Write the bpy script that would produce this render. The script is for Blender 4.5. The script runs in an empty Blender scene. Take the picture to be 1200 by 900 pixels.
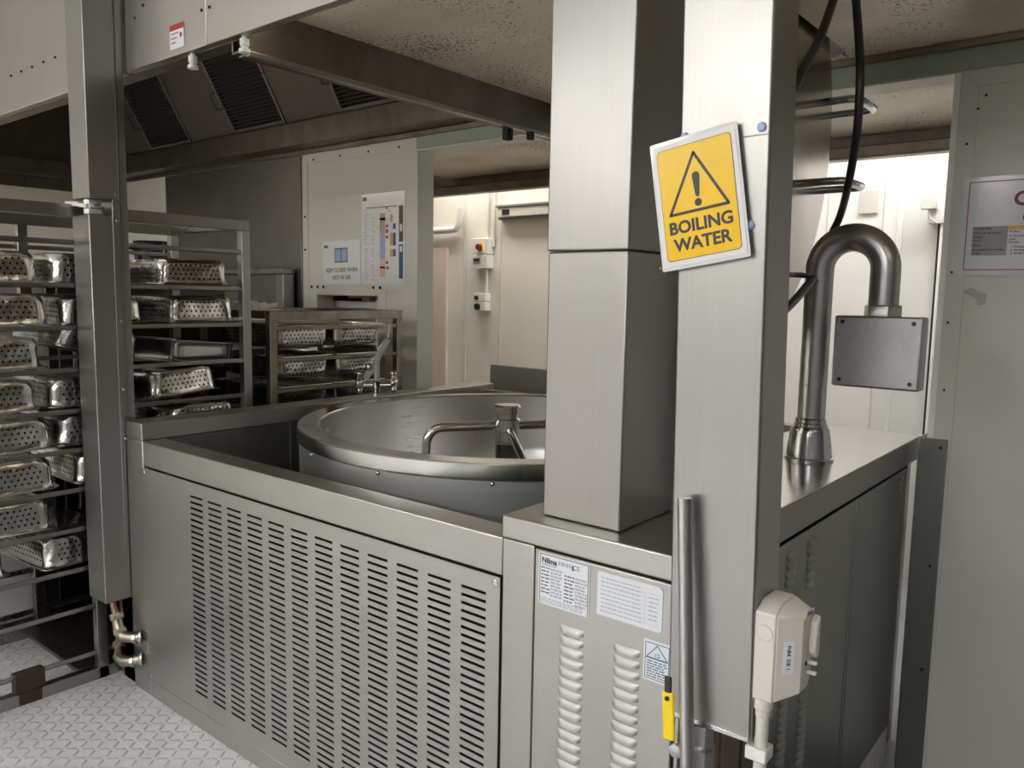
import bpy, bmesh, math, random
from mathutils import Vector, Matrix, noise
random.seed(7)
D = bpy.data
SC = bpy.context.scene
COL = SC.collection
PI = math.pi

# ------------------------------------------------------------------ materials
def newmat(name):
    m = D.materials.new(name); m.use_nodes = True
    nt = m.node_tree
    b = nt.nodes['Principled BSDF']
    return m, nt, b
def nd(nt, t, **k):
    n = nt.nodes.new(t)
    for a, v in k.items():
        if a.startswith('i_'):
            n.inputs[a[2:].replace('_', ' ')].default_value = v
        else:
            setattr(n, a, v)
    return n
def ramp(nt, fac, stops):
    r = nt.nodes.new('ShaderNodeValToRGB')
    e = r.color_ramp.elements
    while len(e) < len(stops): e.new(.5)
    for x, (p, c) in zip(e, stops):
        x.position = p; x.color = (*c, 1) if len(c) == 3 else c
    nt.links.new(fac, r.inputs[0])
    return r.outputs[0]
def coords(nt, scale, rot=(0, 0, 0)):
    t = nt.nodes.new('ShaderNodeTexCoord'); m = nt.nodes.new('ShaderNodeMapping')
    m.inputs['Scale'].default_value = scale; m.inputs['Rotation'].default_value = rot
    nt.links.new(t.outputs['Object'], m.inputs[0])
    return m.outputs[0]
def steel(name, col=(.56, .555, .54), rough=.3, brush='z', stain=.15, stain_col=None, bump=.04, metal=1.0, blotch=2.2):
    m, nt, b = newmat(name); L = nt.links.new
    s = {'z': (330, 330, 1.0), 'h': (2.5, 2.5, 170), 'x': (1.0, 330, 330), 'y': (330, 1.0, 330), 'n': (30, 30, 30)}[brush]
    n = nd(nt, 'ShaderNodeTexNoise', i_Scale=1.0, i_Detail=3.0); L(coords(nt, s), n.inputs['Vector'])
    w = nd(nt, 'ShaderNodeTexNoise', i_Scale=blotch, i_Detail=5.0, i_Roughness=.62); L(coords(nt, (1, 1, .6)), w.inputs['Vector'])
    sc = stain_col or tuple(c * .55 for c in col)
    c1 = ramp(nt, w.outputs['Fac'], [(.38, col), (.72, tuple(a * (1 - stain) + q * stain for a, q in zip(col, sc)))])
    mx = nd(nt, 'ShaderNodeMix', data_type='RGBA', blend_type='MULTIPLY'); mx.inputs[0].default_value = .25
    L(c1, mx.inputs[6]); L(ramp(nt, n.outputs['Fac'], [(.3, (.78, .78, .78)), (.7, (1, 1, 1))]), mx.inputs[7])
    L(mx.outputs[2], b.inputs['Base Color'])
    r = nd(nt, 'ShaderNodeMath', operation='MULTIPLY_ADD'); L(n.outputs['Fac'], r.inputs[0]); r.inputs[1].default_value = .08; r.inputs[2].default_value = rough - .04
    r2 = nd(nt, 'ShaderNodeMath', operation='MULTIPLY_ADD'); L(w.outputs['Fac'], r2.inputs[0]); r2.inputs[1].default_value = .22; L(r.outputs[0], r2.inputs[2])
    r3 = nd(nt, 'ShaderNodeMath', operation='SUBTRACT'); L(r2.outputs[0], r3.inputs[0]); r3.inputs[1].default_value = .11
    L(r3.outputs[0], b.inputs['Roughness'])
    b.inputs['Metallic'].default_value = metal
    bp = nd(nt, 'ShaderNodeBump', i_Strength=bump, i_Distance=.004); L(n.outputs['Fac'], bp.inputs['Height'])
    bp2 = nd(nt, 'ShaderNodeBump', i_Strength=.05, i_Distance=.003); L(w.outputs['Fac'], bp2.inputs['Height']); L(bp.outputs[0], bp2.inputs['Normal'])
    L(bp2.outputs[0], b.inputs['Normal'])
    return m
def plain(name, col, rough=.5, metal=0, var=.06, spots=None, bump=0, scale=3.0):
    m, nt, b = newmat(name); L = nt.links.new
    w = nd(nt, 'ShaderNodeTexNoise', i_Scale=scale, i_Detail=5.0); L(coords(nt, (1, 1, 1)), w.inputs['Vector'])
    c = ramp(nt, w.outputs['Fac'], [(.35, col), (.7, tuple(v * (1 - var) for v in col))])
    if spots:
        dens, scol, sscale = spots
        n2 = nd(nt, 'ShaderNodeTexNoise', i_Scale=sscale, i_Detail=2.0); L(coords(nt, (1, 1, 1)), n2.inputs['Vector'])
        n3 = nd(nt, 'ShaderNodeTexNoise', i_Scale=2.3, i_Detail=2.0); L(coords(nt, (1, 1, 1)), n3.inputs['Vector'])
        ad = nd(nt, 'ShaderNodeMath', operation='MULTIPLY_ADD'); L(n3.outputs['Fac'], ad.inputs[0]); ad.inputs[1].default_value = .55; L(n2.outputs['Fac'], ad.inputs[2])
        k = ramp(nt, ad.outputs[0], [(dens, (0, 0, 0)), (dens + .035, (1, 1, 1))])
        mx = nd(nt, 'ShaderNodeMix', data_type='RGBA'); L(k, mx.inputs[0]); L(c, mx.inputs[6]); mx.inputs[7].default_value = (*scol, 1)
        c = mx.outputs[2]
    L(c, b.inputs['Base Color'])
    b.inputs['Roughness'].default_value = rough; b.inputs['Metallic'].default_value = metal
    if bump:
        bp = nd(nt, 'ShaderNodeBump', i_Strength=bump, i_Distance=.01); L(w.outputs['Fac'], bp.inputs['Height']); L(bp.outputs[0], b.inputs['Normal'])
    return m
def emit(name, col, s):
    m, nt, b = newmat(name)
    b.inputs['Base Color'].default_value = (.9, .9, .9, 1)
    b.inputs['Emission Color'].default_value = (*col, 1); b.inputs['Emission Strength'].default_value = s
    return m

M = {}
M['col'] = steel('steel_column', (.385, .38, .365), .36, 'z', .35, (.32, .295, .25), .006)
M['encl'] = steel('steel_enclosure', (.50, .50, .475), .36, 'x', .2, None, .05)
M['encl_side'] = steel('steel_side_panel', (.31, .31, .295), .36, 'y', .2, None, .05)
M['top'] = steel('steel_worktop', (.58, .58, .57), .2, 'y', .25, None, .03)
M['kettle'] = steel('steel_kettle_wall', (.6, .6, .59), .42, 'h', .15, None, .0)
M['bowl'] = steel('steel_kettle_bowl', (.64, .63, .62), .3, 'h', .15, None, .0)
M['polish'] = steel('steel_polished', (.62, .62, .62), .14, 'n', .1, None, .02)
M['arm'] = steel('steel_gooseneck', (.58, .57, .56), .3, 'n', .2, None, .0)
M['box'] = steel('steel_control_box', (.56, .56, .56), .45, 'n', .4, (.36, .36, .37), .03, blotch=14)
M['lid'] = steel('steel_lid', (.5, .47, .43), .22, 'z', .2, None, .03)
M['rack'] = steel('steel_rack', (.38, .365, .35), .3, 'n', .3, None, .03)
M['rack_old'] = steel('steel_worn_rack', (.32, .29, .24), .36, 'n', .7, (.1, .075, .05), .05, blotch=9)
M['fascia'] = steel('steel_hood_fascia', (.56, .55, .53), .36, 'x', .35, (.5, .42, .32), .04)
M['hood'] = steel('steel_hood_grimy', (.2, .185, .165), .42, 'x', .6, (.08, .065, .05), .06, blotch=6)
M['hood_blank'] = steel('steel_filter_blank', (.12, .11, .10), .55, 'n', .6, (.14, .11, .09), .06, blotch=9)
M['beam'] = steel('steel_hood_beam', (.33, .29, .25), .38, 'y', .6, (.15, .11, .08), .06, blotch=7)
M['ovendark'] = steel('steel_dark_oven', (.09, .085, .08), .4, 'z', .5, None, .03)
M['louv'] = steel('steel_louvre', (.42, .42, .4), .5, 'x', .2, None, .02)
M['splash'] = steel('steel_splashback', (.24, .235, .23), .4, 'z', .5, (.15, .14, .13), .06, blotch=4)
M['brass'] = steel('brass_fitting', (.45, .4, .33), .34, 'n', .5, (.22, .17, .12), .08, blotch=20)
M['fitting'] = steel('galvanised_fitting', (.6, .6, .59), .36, 'n', .4, None, .1, blotch=20)
M['copper'] = steel('tarnished_copper', (.4, .25, .19), .4, 'n', .5, (.15, .1, .08), .08, blotch=20)
M['rust'] = steel('rusty_steel', (.06, .04, .03), .6, 'n', .6, (.04, .03, .02), .2, metal=.4, blotch=14)
M['hoodceil'] = plain('stained_hood_ceiling', (.82, .72, .55), .42, .2, .25, (.905, (.12, .06, .03), 85), .1)
M['panel'] = plain('grey_green_wall_panel', (.66, .66, .61), .42, 0, .06, (1.005, (.25, .24, .2), 26))
M['hdr'] = plain('green_grey_header', (.36, .4, .35), .5, 0, .08)
M['cream'] = plain('cream_wall_panel', (.80, .77, .69), .5, 0, .04)
M['creamdoor'] = plain('cream_coldroom_door', (.82, .78, .70), .45, 0, .03)
M['pink'] = plain('pinkish_wall_edge', (.72, .6, .52), .6, 0, .03)
M['whitewall'] = plain('white_wall', (.88, .88, .86), .5, 0, .03)
M['dimwall'] = plain('dim_grey_wall', (.17,.17,.17), .5)
M['midwall'] = plain('mid_grey_wall', (.26,.26,.25), .5)
M['ceil'] = plain('ceiling_white', (.85, .85, .83), .6, 0, .02)
M['white'] = plain('white_plastic', (.78, .77, .73), .38, 0, .03)
M['offwhite'] = plain('aged_white_plastic', (.68, .655, .6), .4, 0, .08)
M['paper'] = plain('laminated_paper', (.80, .81, .84), .2, 0, .04)
M['paper_lilac'] = plain('laminated_paper_lilac', (.70, .70, .72), .15, 0, .1)
M['plate'] = plain('plate_white', (.72, .75, .79), .3, 0, .04)
M['yellow'] = plain('sign_yellow', (.90, .56, .005), .25, 0, .02)
M['tagyellow'] = plain('handle_yellow', (.9, .68, .01), .4, 0, .03)
M['black'] = plain('black_ink', (.02, .018, .016), .35, 0, 0)
M['ink'] = plain('grey_ink', (.16, .16, .17), .5, 0, 0)
M['inkblue'] = plain('pale_grey_ink', (.4, .42, .46), .5, 0, 0)
M['darkred'] = plain('dark_red_ink', (.2, .012, .018), .4, 0, 0)
M['pinkred'] = plain('rose_border', (.42, .1, .13), .4, 0, 0)
M['red'] = plain('red_paint', (.5, .03, .03), .4, 0, .1)
M['orange'] = plain('amber_ink', (.72, .4, .04), .4, 0, 0)
M['greycell'] = plain('grey_cell', (.30, .30, .31), .4, 0, .1)
M['tan'] = plain('tan_cell', (.5, .42, .33), .5, 0, 0)
M['lav'] = plain('lavender_cell', (.42, .45, .68), .5, 0, 0)
M['peach'] = plain('peach_cell', (.75, .5, .42), .5, 0, 0)
M['navy'] = plain('navy_cell', (.05, .12, .28), .5, 0, 0)
M['teal'] = plain('steel_blue_cell', (.04, .12, .2), .5, 0, 0)
M['olive'] = plain('brown_cell', (.12, .09, .05), .5, 0, 0)
M['bluetack'] = plain('pale_blue_putty', (.42, .52, .8), .6, 0, .05)
M['rubber'] = plain('black_rubber', (.025, .024, .022), .28, 0, .1)
M['darkplate'] = plain('dark_grey_plate', (.03, .032, .036), .35, .3, .3)
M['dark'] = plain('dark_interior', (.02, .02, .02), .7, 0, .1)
M['baffle'] = plain('black_baffle', (.006, .006, .006), .6, 0, .1)  # even near-black tone for the filter baffles
M['enamel'] = plain('black_enamel', (.02, .02, .025), .12, 0, .1)
M['clear'] = plain('sign_sleeve', (.72, .73, .74), .12, 0, .05)
M['hood_fill'] = emit('hood_fill_warm', (1, .87, .68), 5.5)  # warm glow of the added hood fill lights
M['lamp_cool'] = emit('lamp_far_white', (1, .99, .96), 15)
M['lamp_a'] = emit('lamp_white_near', (1, .985, .96), 9)
M['lamp_b'] = emit('lamp_white_mid', (1, .985, .96), 23)
M['lamp_c'] = emit('lamp_white_far', (1, .985, .96), 50)
M['lamp_warm'] = emit('lamp_warm', (1, .95, .87), 11.5)

# floor: raised tread pattern, alternating bars
def floor_mat():
    m, nt, b = newmat('tread_plate_floor'); L = nt.links.new
    def mth(op, a, c=None, d=None):
        n = nd(nt, 'ShaderNodeMath', operation=op)
        for i, v in enumerate((a, c, d)):
            if v is None: continue
            if isinstance(v, (int, float)): n.inputs[i].default_value = v
            else: L(v, n.inputs[i])
        return n.outputs[0]
    s = nd(nt, 'ShaderNodeSeparateXYZ'); L(coords(nt, (27, 27, 27), (0, 0, .08)), s.inputs[0])
    u, v = s.outputs[0], s.outputs[1]
    par = mth('FLOORED_MODULO', mth('ADD', mth('FLOOR', u), mth('FLOOR', v)), 2.0)
    fu = mth('SUBTRACT', mth('FRACT', u), .5); fv = mth('SUBTRACT', mth('FRACT', v), .5)
    a = mth('MULTIPLY', mth('ADD', fu, fv), .7071); c = mth('MULTIPLY', mth('SUBTRACT', fu, fv), .7071)
    inv = mth('SUBTRACT', 1.0, par)
    p = mth('ADD', mth('MULTIPLY', a, par), mth('MULTIPLY', c, inv))
    q = mth('ADD', mth('MULTIPLY', c, par), mth('MULTIPLY', a, inv))
    d = mth('ADD', mth('POWER', mth('ABSOLUTE', mth('DIVIDE', p, .44)), 2.0), mth('POWER', mth('ABSOLUTE', mth('DIVIDE', q, .095)), 2.0))
    h = nd(nt, 'ShaderNodeMapRange', interpolation_type='SMOOTHSTEP'); L(d, h.inputs[0])
    h.inputs[1].default_value = 1.25; h.inputs[2].default_value = .35; h.inputs[3].default_value = 0; h.inputs[4].default_value = 1
    w = nd(nt, 'ShaderNodeTexNoise', i_Scale=5.0, i_Detail=5.0); L(coords(nt, (1, 1, 1)), w.inputs['Vector'])
    L(ramp(nt, w.outputs['Fac'], [(.3, (.68, .67, .685)), (.75, (.56, .555, .565))]), b.inputs['Base Color'])
    b.inputs['Roughness'].default_value = .38; b.inputs['Metallic'].default_value = .1
    bp = nd(nt, 'ShaderNodeBump', i_Strength=1.0, i_Distance=.014); L(h.outputs[0], bp.inputs['Height']); L(bp.outputs[0], b.inputs['Normal'])
    return m
M['floor'] = floor_mat()

def pan_mat():
    m, nt, b = newmat('perforated_pan_steel'); L = nt.links.new
    uv = nd(nt, 'ShaderNodeUVMap'); s = nd(nt, 'ShaderNodeSeparateXYZ'); L(uv.outputs[0], s.inputs[0])
    def mth(op, a, c=None):
        n = nd(nt, 'ShaderNodeMath', operation=op)
        for i, v in enumerate((a, c)):
            if v is None: continue
            if isinstance(v, (int, float)): n.inputs[i].default_value = v
            else: L(v, n.inputs[i])
        return n.outputs[0]
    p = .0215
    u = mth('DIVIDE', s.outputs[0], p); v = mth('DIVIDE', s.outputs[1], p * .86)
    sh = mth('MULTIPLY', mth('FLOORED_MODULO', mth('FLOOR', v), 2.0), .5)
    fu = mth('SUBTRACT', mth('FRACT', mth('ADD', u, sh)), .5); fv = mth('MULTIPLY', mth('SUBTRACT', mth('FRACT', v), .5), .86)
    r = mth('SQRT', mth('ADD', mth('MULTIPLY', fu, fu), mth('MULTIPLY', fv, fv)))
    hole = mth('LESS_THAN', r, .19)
    n = nd(nt, 'ShaderNodeTexNoise', i_Scale=9.0, i_Detail=3.0); L(coords(nt, (1, 1, 1)), n.inputs['Vector'])
    b.inputs['Metallic'].default_value = 1
    L(ramp(nt, n.outputs['Fac'], [(.3, (.8, .79, .77)), (.75, (.6, .58, .55))]), b.inputs['Base Color'])
    b.inputs['Roughness'].default_value = .2
    bp = nd(nt, 'ShaderNodeBump', i_Strength=.35, i_Distance=.02); L(n.outputs['Fac'], bp.inputs['Height']); L(bp.outputs[0], b.inputs['Normal'])
    tr = nd(nt, 'ShaderNodeBsdfDiffuse'); tr.inputs[0].default_value = (.006, .006, .006, 1); mx = nd(nt, 'ShaderNodeMixShader')  # holes stay closed; black colour paints in the dark pan interior
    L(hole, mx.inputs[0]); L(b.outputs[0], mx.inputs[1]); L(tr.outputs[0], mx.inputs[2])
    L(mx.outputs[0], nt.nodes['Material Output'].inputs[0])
    return m
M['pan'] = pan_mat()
M['traymetal'] = steel('steel_tray', (.6, .59, .57), .2, 'n', .2, None, .03)

# ------------------------------------------------------------------ mesh building
class MB:
    def __init__(s): s.bm = bmesh.new()
    def box(s, x0, x1, y0, y1, z0, z1, m=0):
        v = [s.bm.verts.new(p) for p in ((x0,y0,z0),(x1,y0,z0),(x1,y1,z0),(x0,y1,z0),(x0,y0,z1),(x1,y0,z1),(x1,y1,z1),(x0,y1,z1))]
        for f in ((3,2,1,0),(4,5,6,7),(0,1,5,4),(1,2,6,5),(2,3,7,6),(3,0,4,7)):
            s.bm.faces.new([v[i] for i in f]).material_index = m
        return s
    def bar(s, p, q, w, h, up=(0,0,1), m=0):
        p, q, up = Vector(p), Vector(q), Vector(up)
        d = (q-p).normalized(); a = d.cross(up).normalized(); c = a.cross(d)
        vs = [s.bm.verts.new(e + a*i*w/2 + c*j*h/2) for e in (p, q) for i, j in ((-1,-1),(1,-1),(1,1),(-1,1))]
        for f in ((3,2,1,0),(4,5,6,7),(0,1,5,4),(1,2,6,5),(2,3,7,6),(3,0,4,7)):
            s.bm.faces.new([vs[i] for i in f]).material_index = m
        return s
    def prism(s, poly, vec, m=0):
        vec = Vector(vec)
        a = [s.bm.verts.new(p) for p in poly]; b = [s.bm.verts.new(Vector(p)+vec) for p in poly]
        n = len(poly)
        fs = [s.bm.faces.new(a[::-1]), s.bm.faces.new(b)] + [s.bm.faces.new((a[i],a[(i+1)%n],b[(i+1)%n],b[i])) for i in range(n)]
        for f in fs: f.material_index = m
        return s
    def face(s, poly, m=0):
        s.bm.faces.new([s.bm.verts.new(p) for p in poly]).material_index = m; return s
    def tube(s, pts, r, seg=14, m=0, cap=True):
        pts = [Vector(p) for p in pts]
        rs = r if isinstance(r, (list, tuple)) else [r]*len(pts)
        t0 = (pts[1]-pts[0]).normalized()
        nrm = t0.cross(Vector((0,0,1)))
        if nrm.length < .05: nrm = t0.cross(Vector((0,1,0)))
        nrm.normalize(); rings = []
        for i, p in enumerate(pts):
            t = (pts[min(i+1,len(pts)-1)]-pts[max(i-1,0)]).normalized()
            nrm = (nrm - t*nrm.dot(t)).normalized(); bi = t.cross(nrm)
            rings.append([s.bm.verts.new(p + (nrm*math.cos(2*PI*k/seg)+bi*math.sin(2*PI*k/seg))*rs[i]) for k in range(seg)])
        for a, b in zip(rings, rings[1:]):
            for k in range(seg):
                s.bm.faces.new((a[k],a[(k+1)%seg],b[(k+1)%seg],b[k])).material_index = m
        if cap:
            s.bm.faces.new(rings[0][::-1]).material_index = m; s.bm.faces.new(rings[-1]).material_index = m
        return s
    def lathe(s, prof, o=(0,0,0), axis=(0,0,1), seg=32, m=0, cap=True):
        o, ax = Vector(o), Vector(axis).normalized()
        a = ax.cross(Vector((0,1,0)) if abs(ax.y) < .9 else Vector((1,0,0))).normalized(); b = ax.cross(a)
        rings = [[s.bm.verts.new(o + ax*z + (a*math.cos(2*PI*k/seg)+b*math.sin(2*PI*k/seg))*r) for k in range(seg)] for r, z in prof]
        for p, q in zip(rings, rings[1:]):
            for k in range(seg):
                s.bm.faces.new((p[k],p[(k+1)%seg],q[(k+1)%seg],q[k])).material_index = m
        if cap:
            s.bm.faces.new(rings[0][::-1]).material_index = m; s.bm.faces.new(rings[-1]).material_index = m
        return s
    def sphere(s, o, r, m=0, sc=(1,1,1)):
        ret = bmesh.ops.create_uvsphere(s.bm, u_segments=14, v_segments=8, radius=r, matrix=Matrix.Translation(o) @ Matrix.Diagonal((*sc,1)))
        for v in ret['verts']:
            for f in v.link_faces: f.material_index = m
        return s
    def text(s, t, size, x, y, z=0.0006, align='CENTER', m=0, bold=0.0, sx=1.0):
        cu = D.curves.new('t', 'FONT'); cu.body = t; cu.size = size; cu.align_x = align; cu.offset = bold; cu.extrude = .0002
        cu.resolution_u = 3
        o = D.objects.new('t', cu); COL.objects.link(o)
        dg = bpy.context.evaluated_depsgraph_get()
        me = D.meshes.new_from_object(o.evaluated_get(dg))
        n0 = len(s.bm.faces)
        me.transform(Matrix.Translation((x, y, z)) @ Matrix.Diagonal((sx, 1, 1, 1)))
        s.bm.from_mesh(me); s.bm.faces.ensure_lookup_table()
        for f in s.bm.faces[n0:]: f.material_index = m
        D.objects.remove(o); D.curves.remove(cu); D.meshes.remove(me)
        return s
    def build(s, name, mat, parent=None, bev=0.0, smooth=35, seg=2, mw=None, recalc=True, uvsafe=False):
        me = D.meshes.new(name)
        if recalc: bmesh.ops.recalc_face_normals(s.bm, faces=s.bm.faces[:])
        if parent is not None and mw is None:
            # geometry is given in world coordinates: bring it into the thing's own space
            s.bm.transform(root_world(parent).inverted())
        s.bm.to_mesh(me); s.bm.free()
        for mm in (mat if isinstance(mat, (list, tuple)) else [mat]): me.materials.append(M[mm] if isinstance(mm, str) else mm)
        if smooth:
            me.polygons.foreach_set('use_smooth', [True]*len(me.polygons))
            me.set_sharp_from_angle(angle=math.radians(smooth))
        o = D.objects.new(name, me); COL.objects.link(o)
        if parent is not None: o.parent = parent
        if bev:
            b = o.modifiers.new('bevel', 'BEVEL'); b.width = bev; b.segments = seg; b.limit_method = 'ANGLE'; b.angle_limit = math.radians(50)
            b.harden_normals = False
        return o
def root_world(o):
    mw = o.matrix_basis.copy()
    while o.parent is not None:
        o = o.parent; mw = o.matrix_basis @ mw
    return mw
LOCAL = 'local'
def tag(o, label, cat, group=None):
    o['label'] = label; o['category'] = cat
    if group: o['group'] = group
    return o
def thing(name, label, cat, loc=(0,0,0), group=None, mw=None):
    o = D.objects.new(name, None); COL.objects.link(o); o.empty_display_size = .1
    o.matrix_basis = mw if mw is not None else Matrix.Translation(loc)
    return tag(o, label, cat, group)
def struct(o): o['kind'] = 'structure'; return o
def basis(o, u, v):
    u, v = Vector(u).normalized(), Vector(v).normalized(); n = u.cross(v)
    return Matrix(((u.x,v.x,n.x,o[0]),(u.y,v.y,n.y,o[1]),(u.z,v.z,n.z,o[2]),(0,0,0,1)))
def arc(c, r, a0, a1, u, v, n=12):
    c, u, v = Vector(c), Vector(u), Vector(v)
    return [c + u*r*math.cos(a0+(a1-a0)*i/n) + v*r*math.sin(a0+(a1-a0)*i/n) for i in range(n+1)]

# ------------------------------------------------------------------ camera
yaw, pit, rol, F_PX = math.radians(39.1572), math.radians(6.4051), math.radians(1.0063), 936.127
Fv = Vector((-math.sin(yaw)*math.cos(pit), math.cos(yaw)*math.cos(pit), -math.sin(pit)))
R0 = Vector((math.cos(yaw), math.sin(yaw), 0)); U0 = R0.cross(Fv)
Rv = R0*math.cos(rol) + U0*math.sin(rol); Uv = U0*math.cos(rol) - R0*math.sin(rol)
cam = D.objects.new('camera', D.cameras.new('camera')); COL.objects.link(cam)
cam.matrix_world = Matrix(((Rv.x,Uv.x,-Fv.x,0),(Rv.y,Uv.y,-Fv.y,0),(Rv.z,Uv.z,-Fv.z,1.5),(0,0,0,1)))
cam.data.sensor_width = 36; cam.data.lens = 36*F_PX/1200; cam.data.clip_start = .05
SC.camera = cam

# ------------------------------------------------------------------ setting
WY0_ = 3.05
XL, XR, YB, YF, ZC, ZF = -6.95, 3.2, -6.2, 5.25, 3.1, -.2
WY0, WY1 = 3.05, 3.17                      # the partition the kettle stands in
struct(MB().box(XL-.1, XR+.1, YB-.1, YF+.1, ZF-.1, ZF).build('floor', plain('dark_vinyl_floor', (.22,.22,.23), .45, 0, .2), smooth=0))
struct(MB().box(XL, -.67, YB, WY0_, ZF, 0).build('floor', 'floor', smooth=0))
struct(MB().box(XL-.1, XR+.1, YB-.1, YF+.1, ZC, ZC+.1).build('ceiling', 'ceil', smooth=0))
struct(MB().box(XL-.1, XL, YB, YF, ZF, ZC).build('wall_left', 'cream', smooth=0))
struct(MB().box(XR, XR+.1, YB, YF, ZF, ZC).build('wall_right', 'dimwall', smooth=0))
struct(MB().box(XL, XR, YB-.1, YB, ZF, ZC).build('wall_front', 'midwall', smooth=0))
struct(MB().box(XL, -2.2, YF, YF+.1, ZF, ZC).build('wall_back', 'creamdoor', smooth=0))
struct(MB().box(-2.2, XR, YF, YF+.1, ZF, ZC).build('wall_back', 'whitewall', smooth=0))
# partition: left part with a hatch, right part, header
w = MB()
hx0, hx1, hz0, hz1 = -4.03, -3.475, 1.12, 1.477
w.box(XL, hx0, WY0, WY1, ZF, 2.33).box(hx1, -3.158, WY0, WY1, ZF, 2.33).box(hx0, hx1, WY0, WY1, ZF, hz0).box(hx0, hx1, WY0, WY1, hz1, 2.33)
struct(w.build('wall_partition_left', 'panel', smooth=0))
struct(MB().box(-.59, XR, WY0, WY1, ZF, 2.2555).build('wall_partition_right', 'panel', smooth=0))
# wall trim strips on the right panel
t = MB()
t.prism([(-.592,WY0,ZF),(-.535,WY0,ZF),(-.535,WY0,2.20),(-.592,WY0,2.2555)], (0,-.004,0))
t.prism([(-.592,WY0,2.2565),(-.535,WY0,2.2015),(XR,WY0,2.2015),(XR,WY0,2.2565)], (0,-.0038,0))
struct(t.build('trim_1', 'panel', bev=.0012))
t = MB()
t.box(-4.17, -4.11, WY0-.004, WY0, 1.0, 2.29).box(-4.11, -3.16, WY0-.0038, WY0, 2.262, 2.30)
struct(t.build('trim_2', 'panel', bev=.0012))
struct(MB().box(XL, XR, WY0, WY1, 2.362, ZC).build('wall_upper', 'panel', smooth=0))
struct(MB().box(-3.158, XR, WY0-.012, WY1, 2.256, 2.34).build('wall_header', 'hdr', bev=.003))
struct(MB().box(-3.158, -.59, WY0-.004, WY1+.01, 2.2505, 2.2555).build('trim_3', 'cream', smooth=0))
struct(MB().box(-.612, -.5905, WY0, WY1+.3, ZF, 2.2505).build('trim_4', 'whitewall', smooth=0))
# hatch surround with screws
t = MB()
t.box(hx0-.07, hx0, WY0-.003, WY0, 1.1, 1.51).box(hx1, hx1+.07, WY0-.003, WY0, 1.1, 1.51).box(hx0, hx1, WY0-.003, WY0, hz1, 1.51)
struct(t.build('trim_5', 'panel', bev=.001))
t = MB()
for x in (-4.08, -4.02, -3.965, -3.51, -3.455): t.sphere((x, WY0-.005, 1.525), .009, sc=(1,.5,1))
for z in (1.95, 1.75): t.sphere((-4.14, WY0-.005, z), .008, sc=(1,.5,1))
for x, z in ((-.56,2.02),(-.575,1.43),(-.515,2.17),(-.535,2.13),(-.57,1.2),(-.575,1.6)): t.sphere((x, WY0-.004, z), .0042, sc=(1,.6,1))
for x in (-4.05,-3.8,-3.55,-3.3): t.sphere((x, WY0-.005, 2.283), .007, sc=(1,.5,1))
struct(t.build('trim_6', 'dark'))
# steel splashback on the partition
o = MB().box(-5.81, -4.165, WY0-.013, WY0-.001, .0, 2.315).build('splashback', 'splash', bev=.002)
tag(o, 'tall dull stainless splashback sheet on the wall behind the racks', 'splashback')

# ------------------------------------------------------------------ extraction hood
hood = thing('extraction_hood', 'large grimy stainless extraction hood over the kettle and racks', 'extraction hood', (-3.5, 2.2, 2.25))
FY = 1.39
o = MB().box(XL, -2.93, FY, FY+.03, 2.252, ZC).build('fascia', 'fascia', hood, bev=.004)
o = MB().box(-2.905, -2.379, FY, FY+.03, 2.252, ZC).box(-2.377, -.2, FY, FY+.03, 2.252, ZC).build('fascia', 'fascia', hood, bev=.003)
def each(name, mat, parent, pts, r_, sc=(1,1,1)):
    for p_ in pts: MB().sphere(p_, r_, sc=sc).build(name, mat, parent)
def screws(name, mat, parent, pts, ax, r_=.006):
    for p_ in pts: MB().lathe([(r_,0),(r_,.002),(r_*.66,.0035)], p_, ax, 12).build(name, mat, parent)
each('rivet', 'dark', hood, [(-3.95+i*.115, FY-.001, 2.40) for i in range(9)] + [(x, FY-.001, z) for x, z in ((-2.83,2.42),(-2.77,2.45),(-2.66,2.5),(-2.47,2.53),(-2.40,2.36),(-2.355,2.36))], .005)
MB().box(XL, -2.2, FY+.03, FY+.085, 2.252, 2.257).build('fascia_lip', 'beam', hood, bev=.001)
# sticker
stm = basis((-2.552, FY-.0012, 2.31), (1,0,0), (0,0,1))
so = MB().box(-.044,.044,-.038,.038,0,.0008).box(-.044,.044,.02,.038,.0008,.0012,m=1)
for k in range(3): so.box(-.036, .012-.01*k, .008-.014*k, .012-.014*k, .0008, .0012, m=2)
so.box(.018,.032,-.006,.008,.0008,.0012,m=1)
so.bm.transform(stm)
so.build('sticker', ['paper','red','pinkred'], hood)['label'] = 'small red and white sticker'
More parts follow.
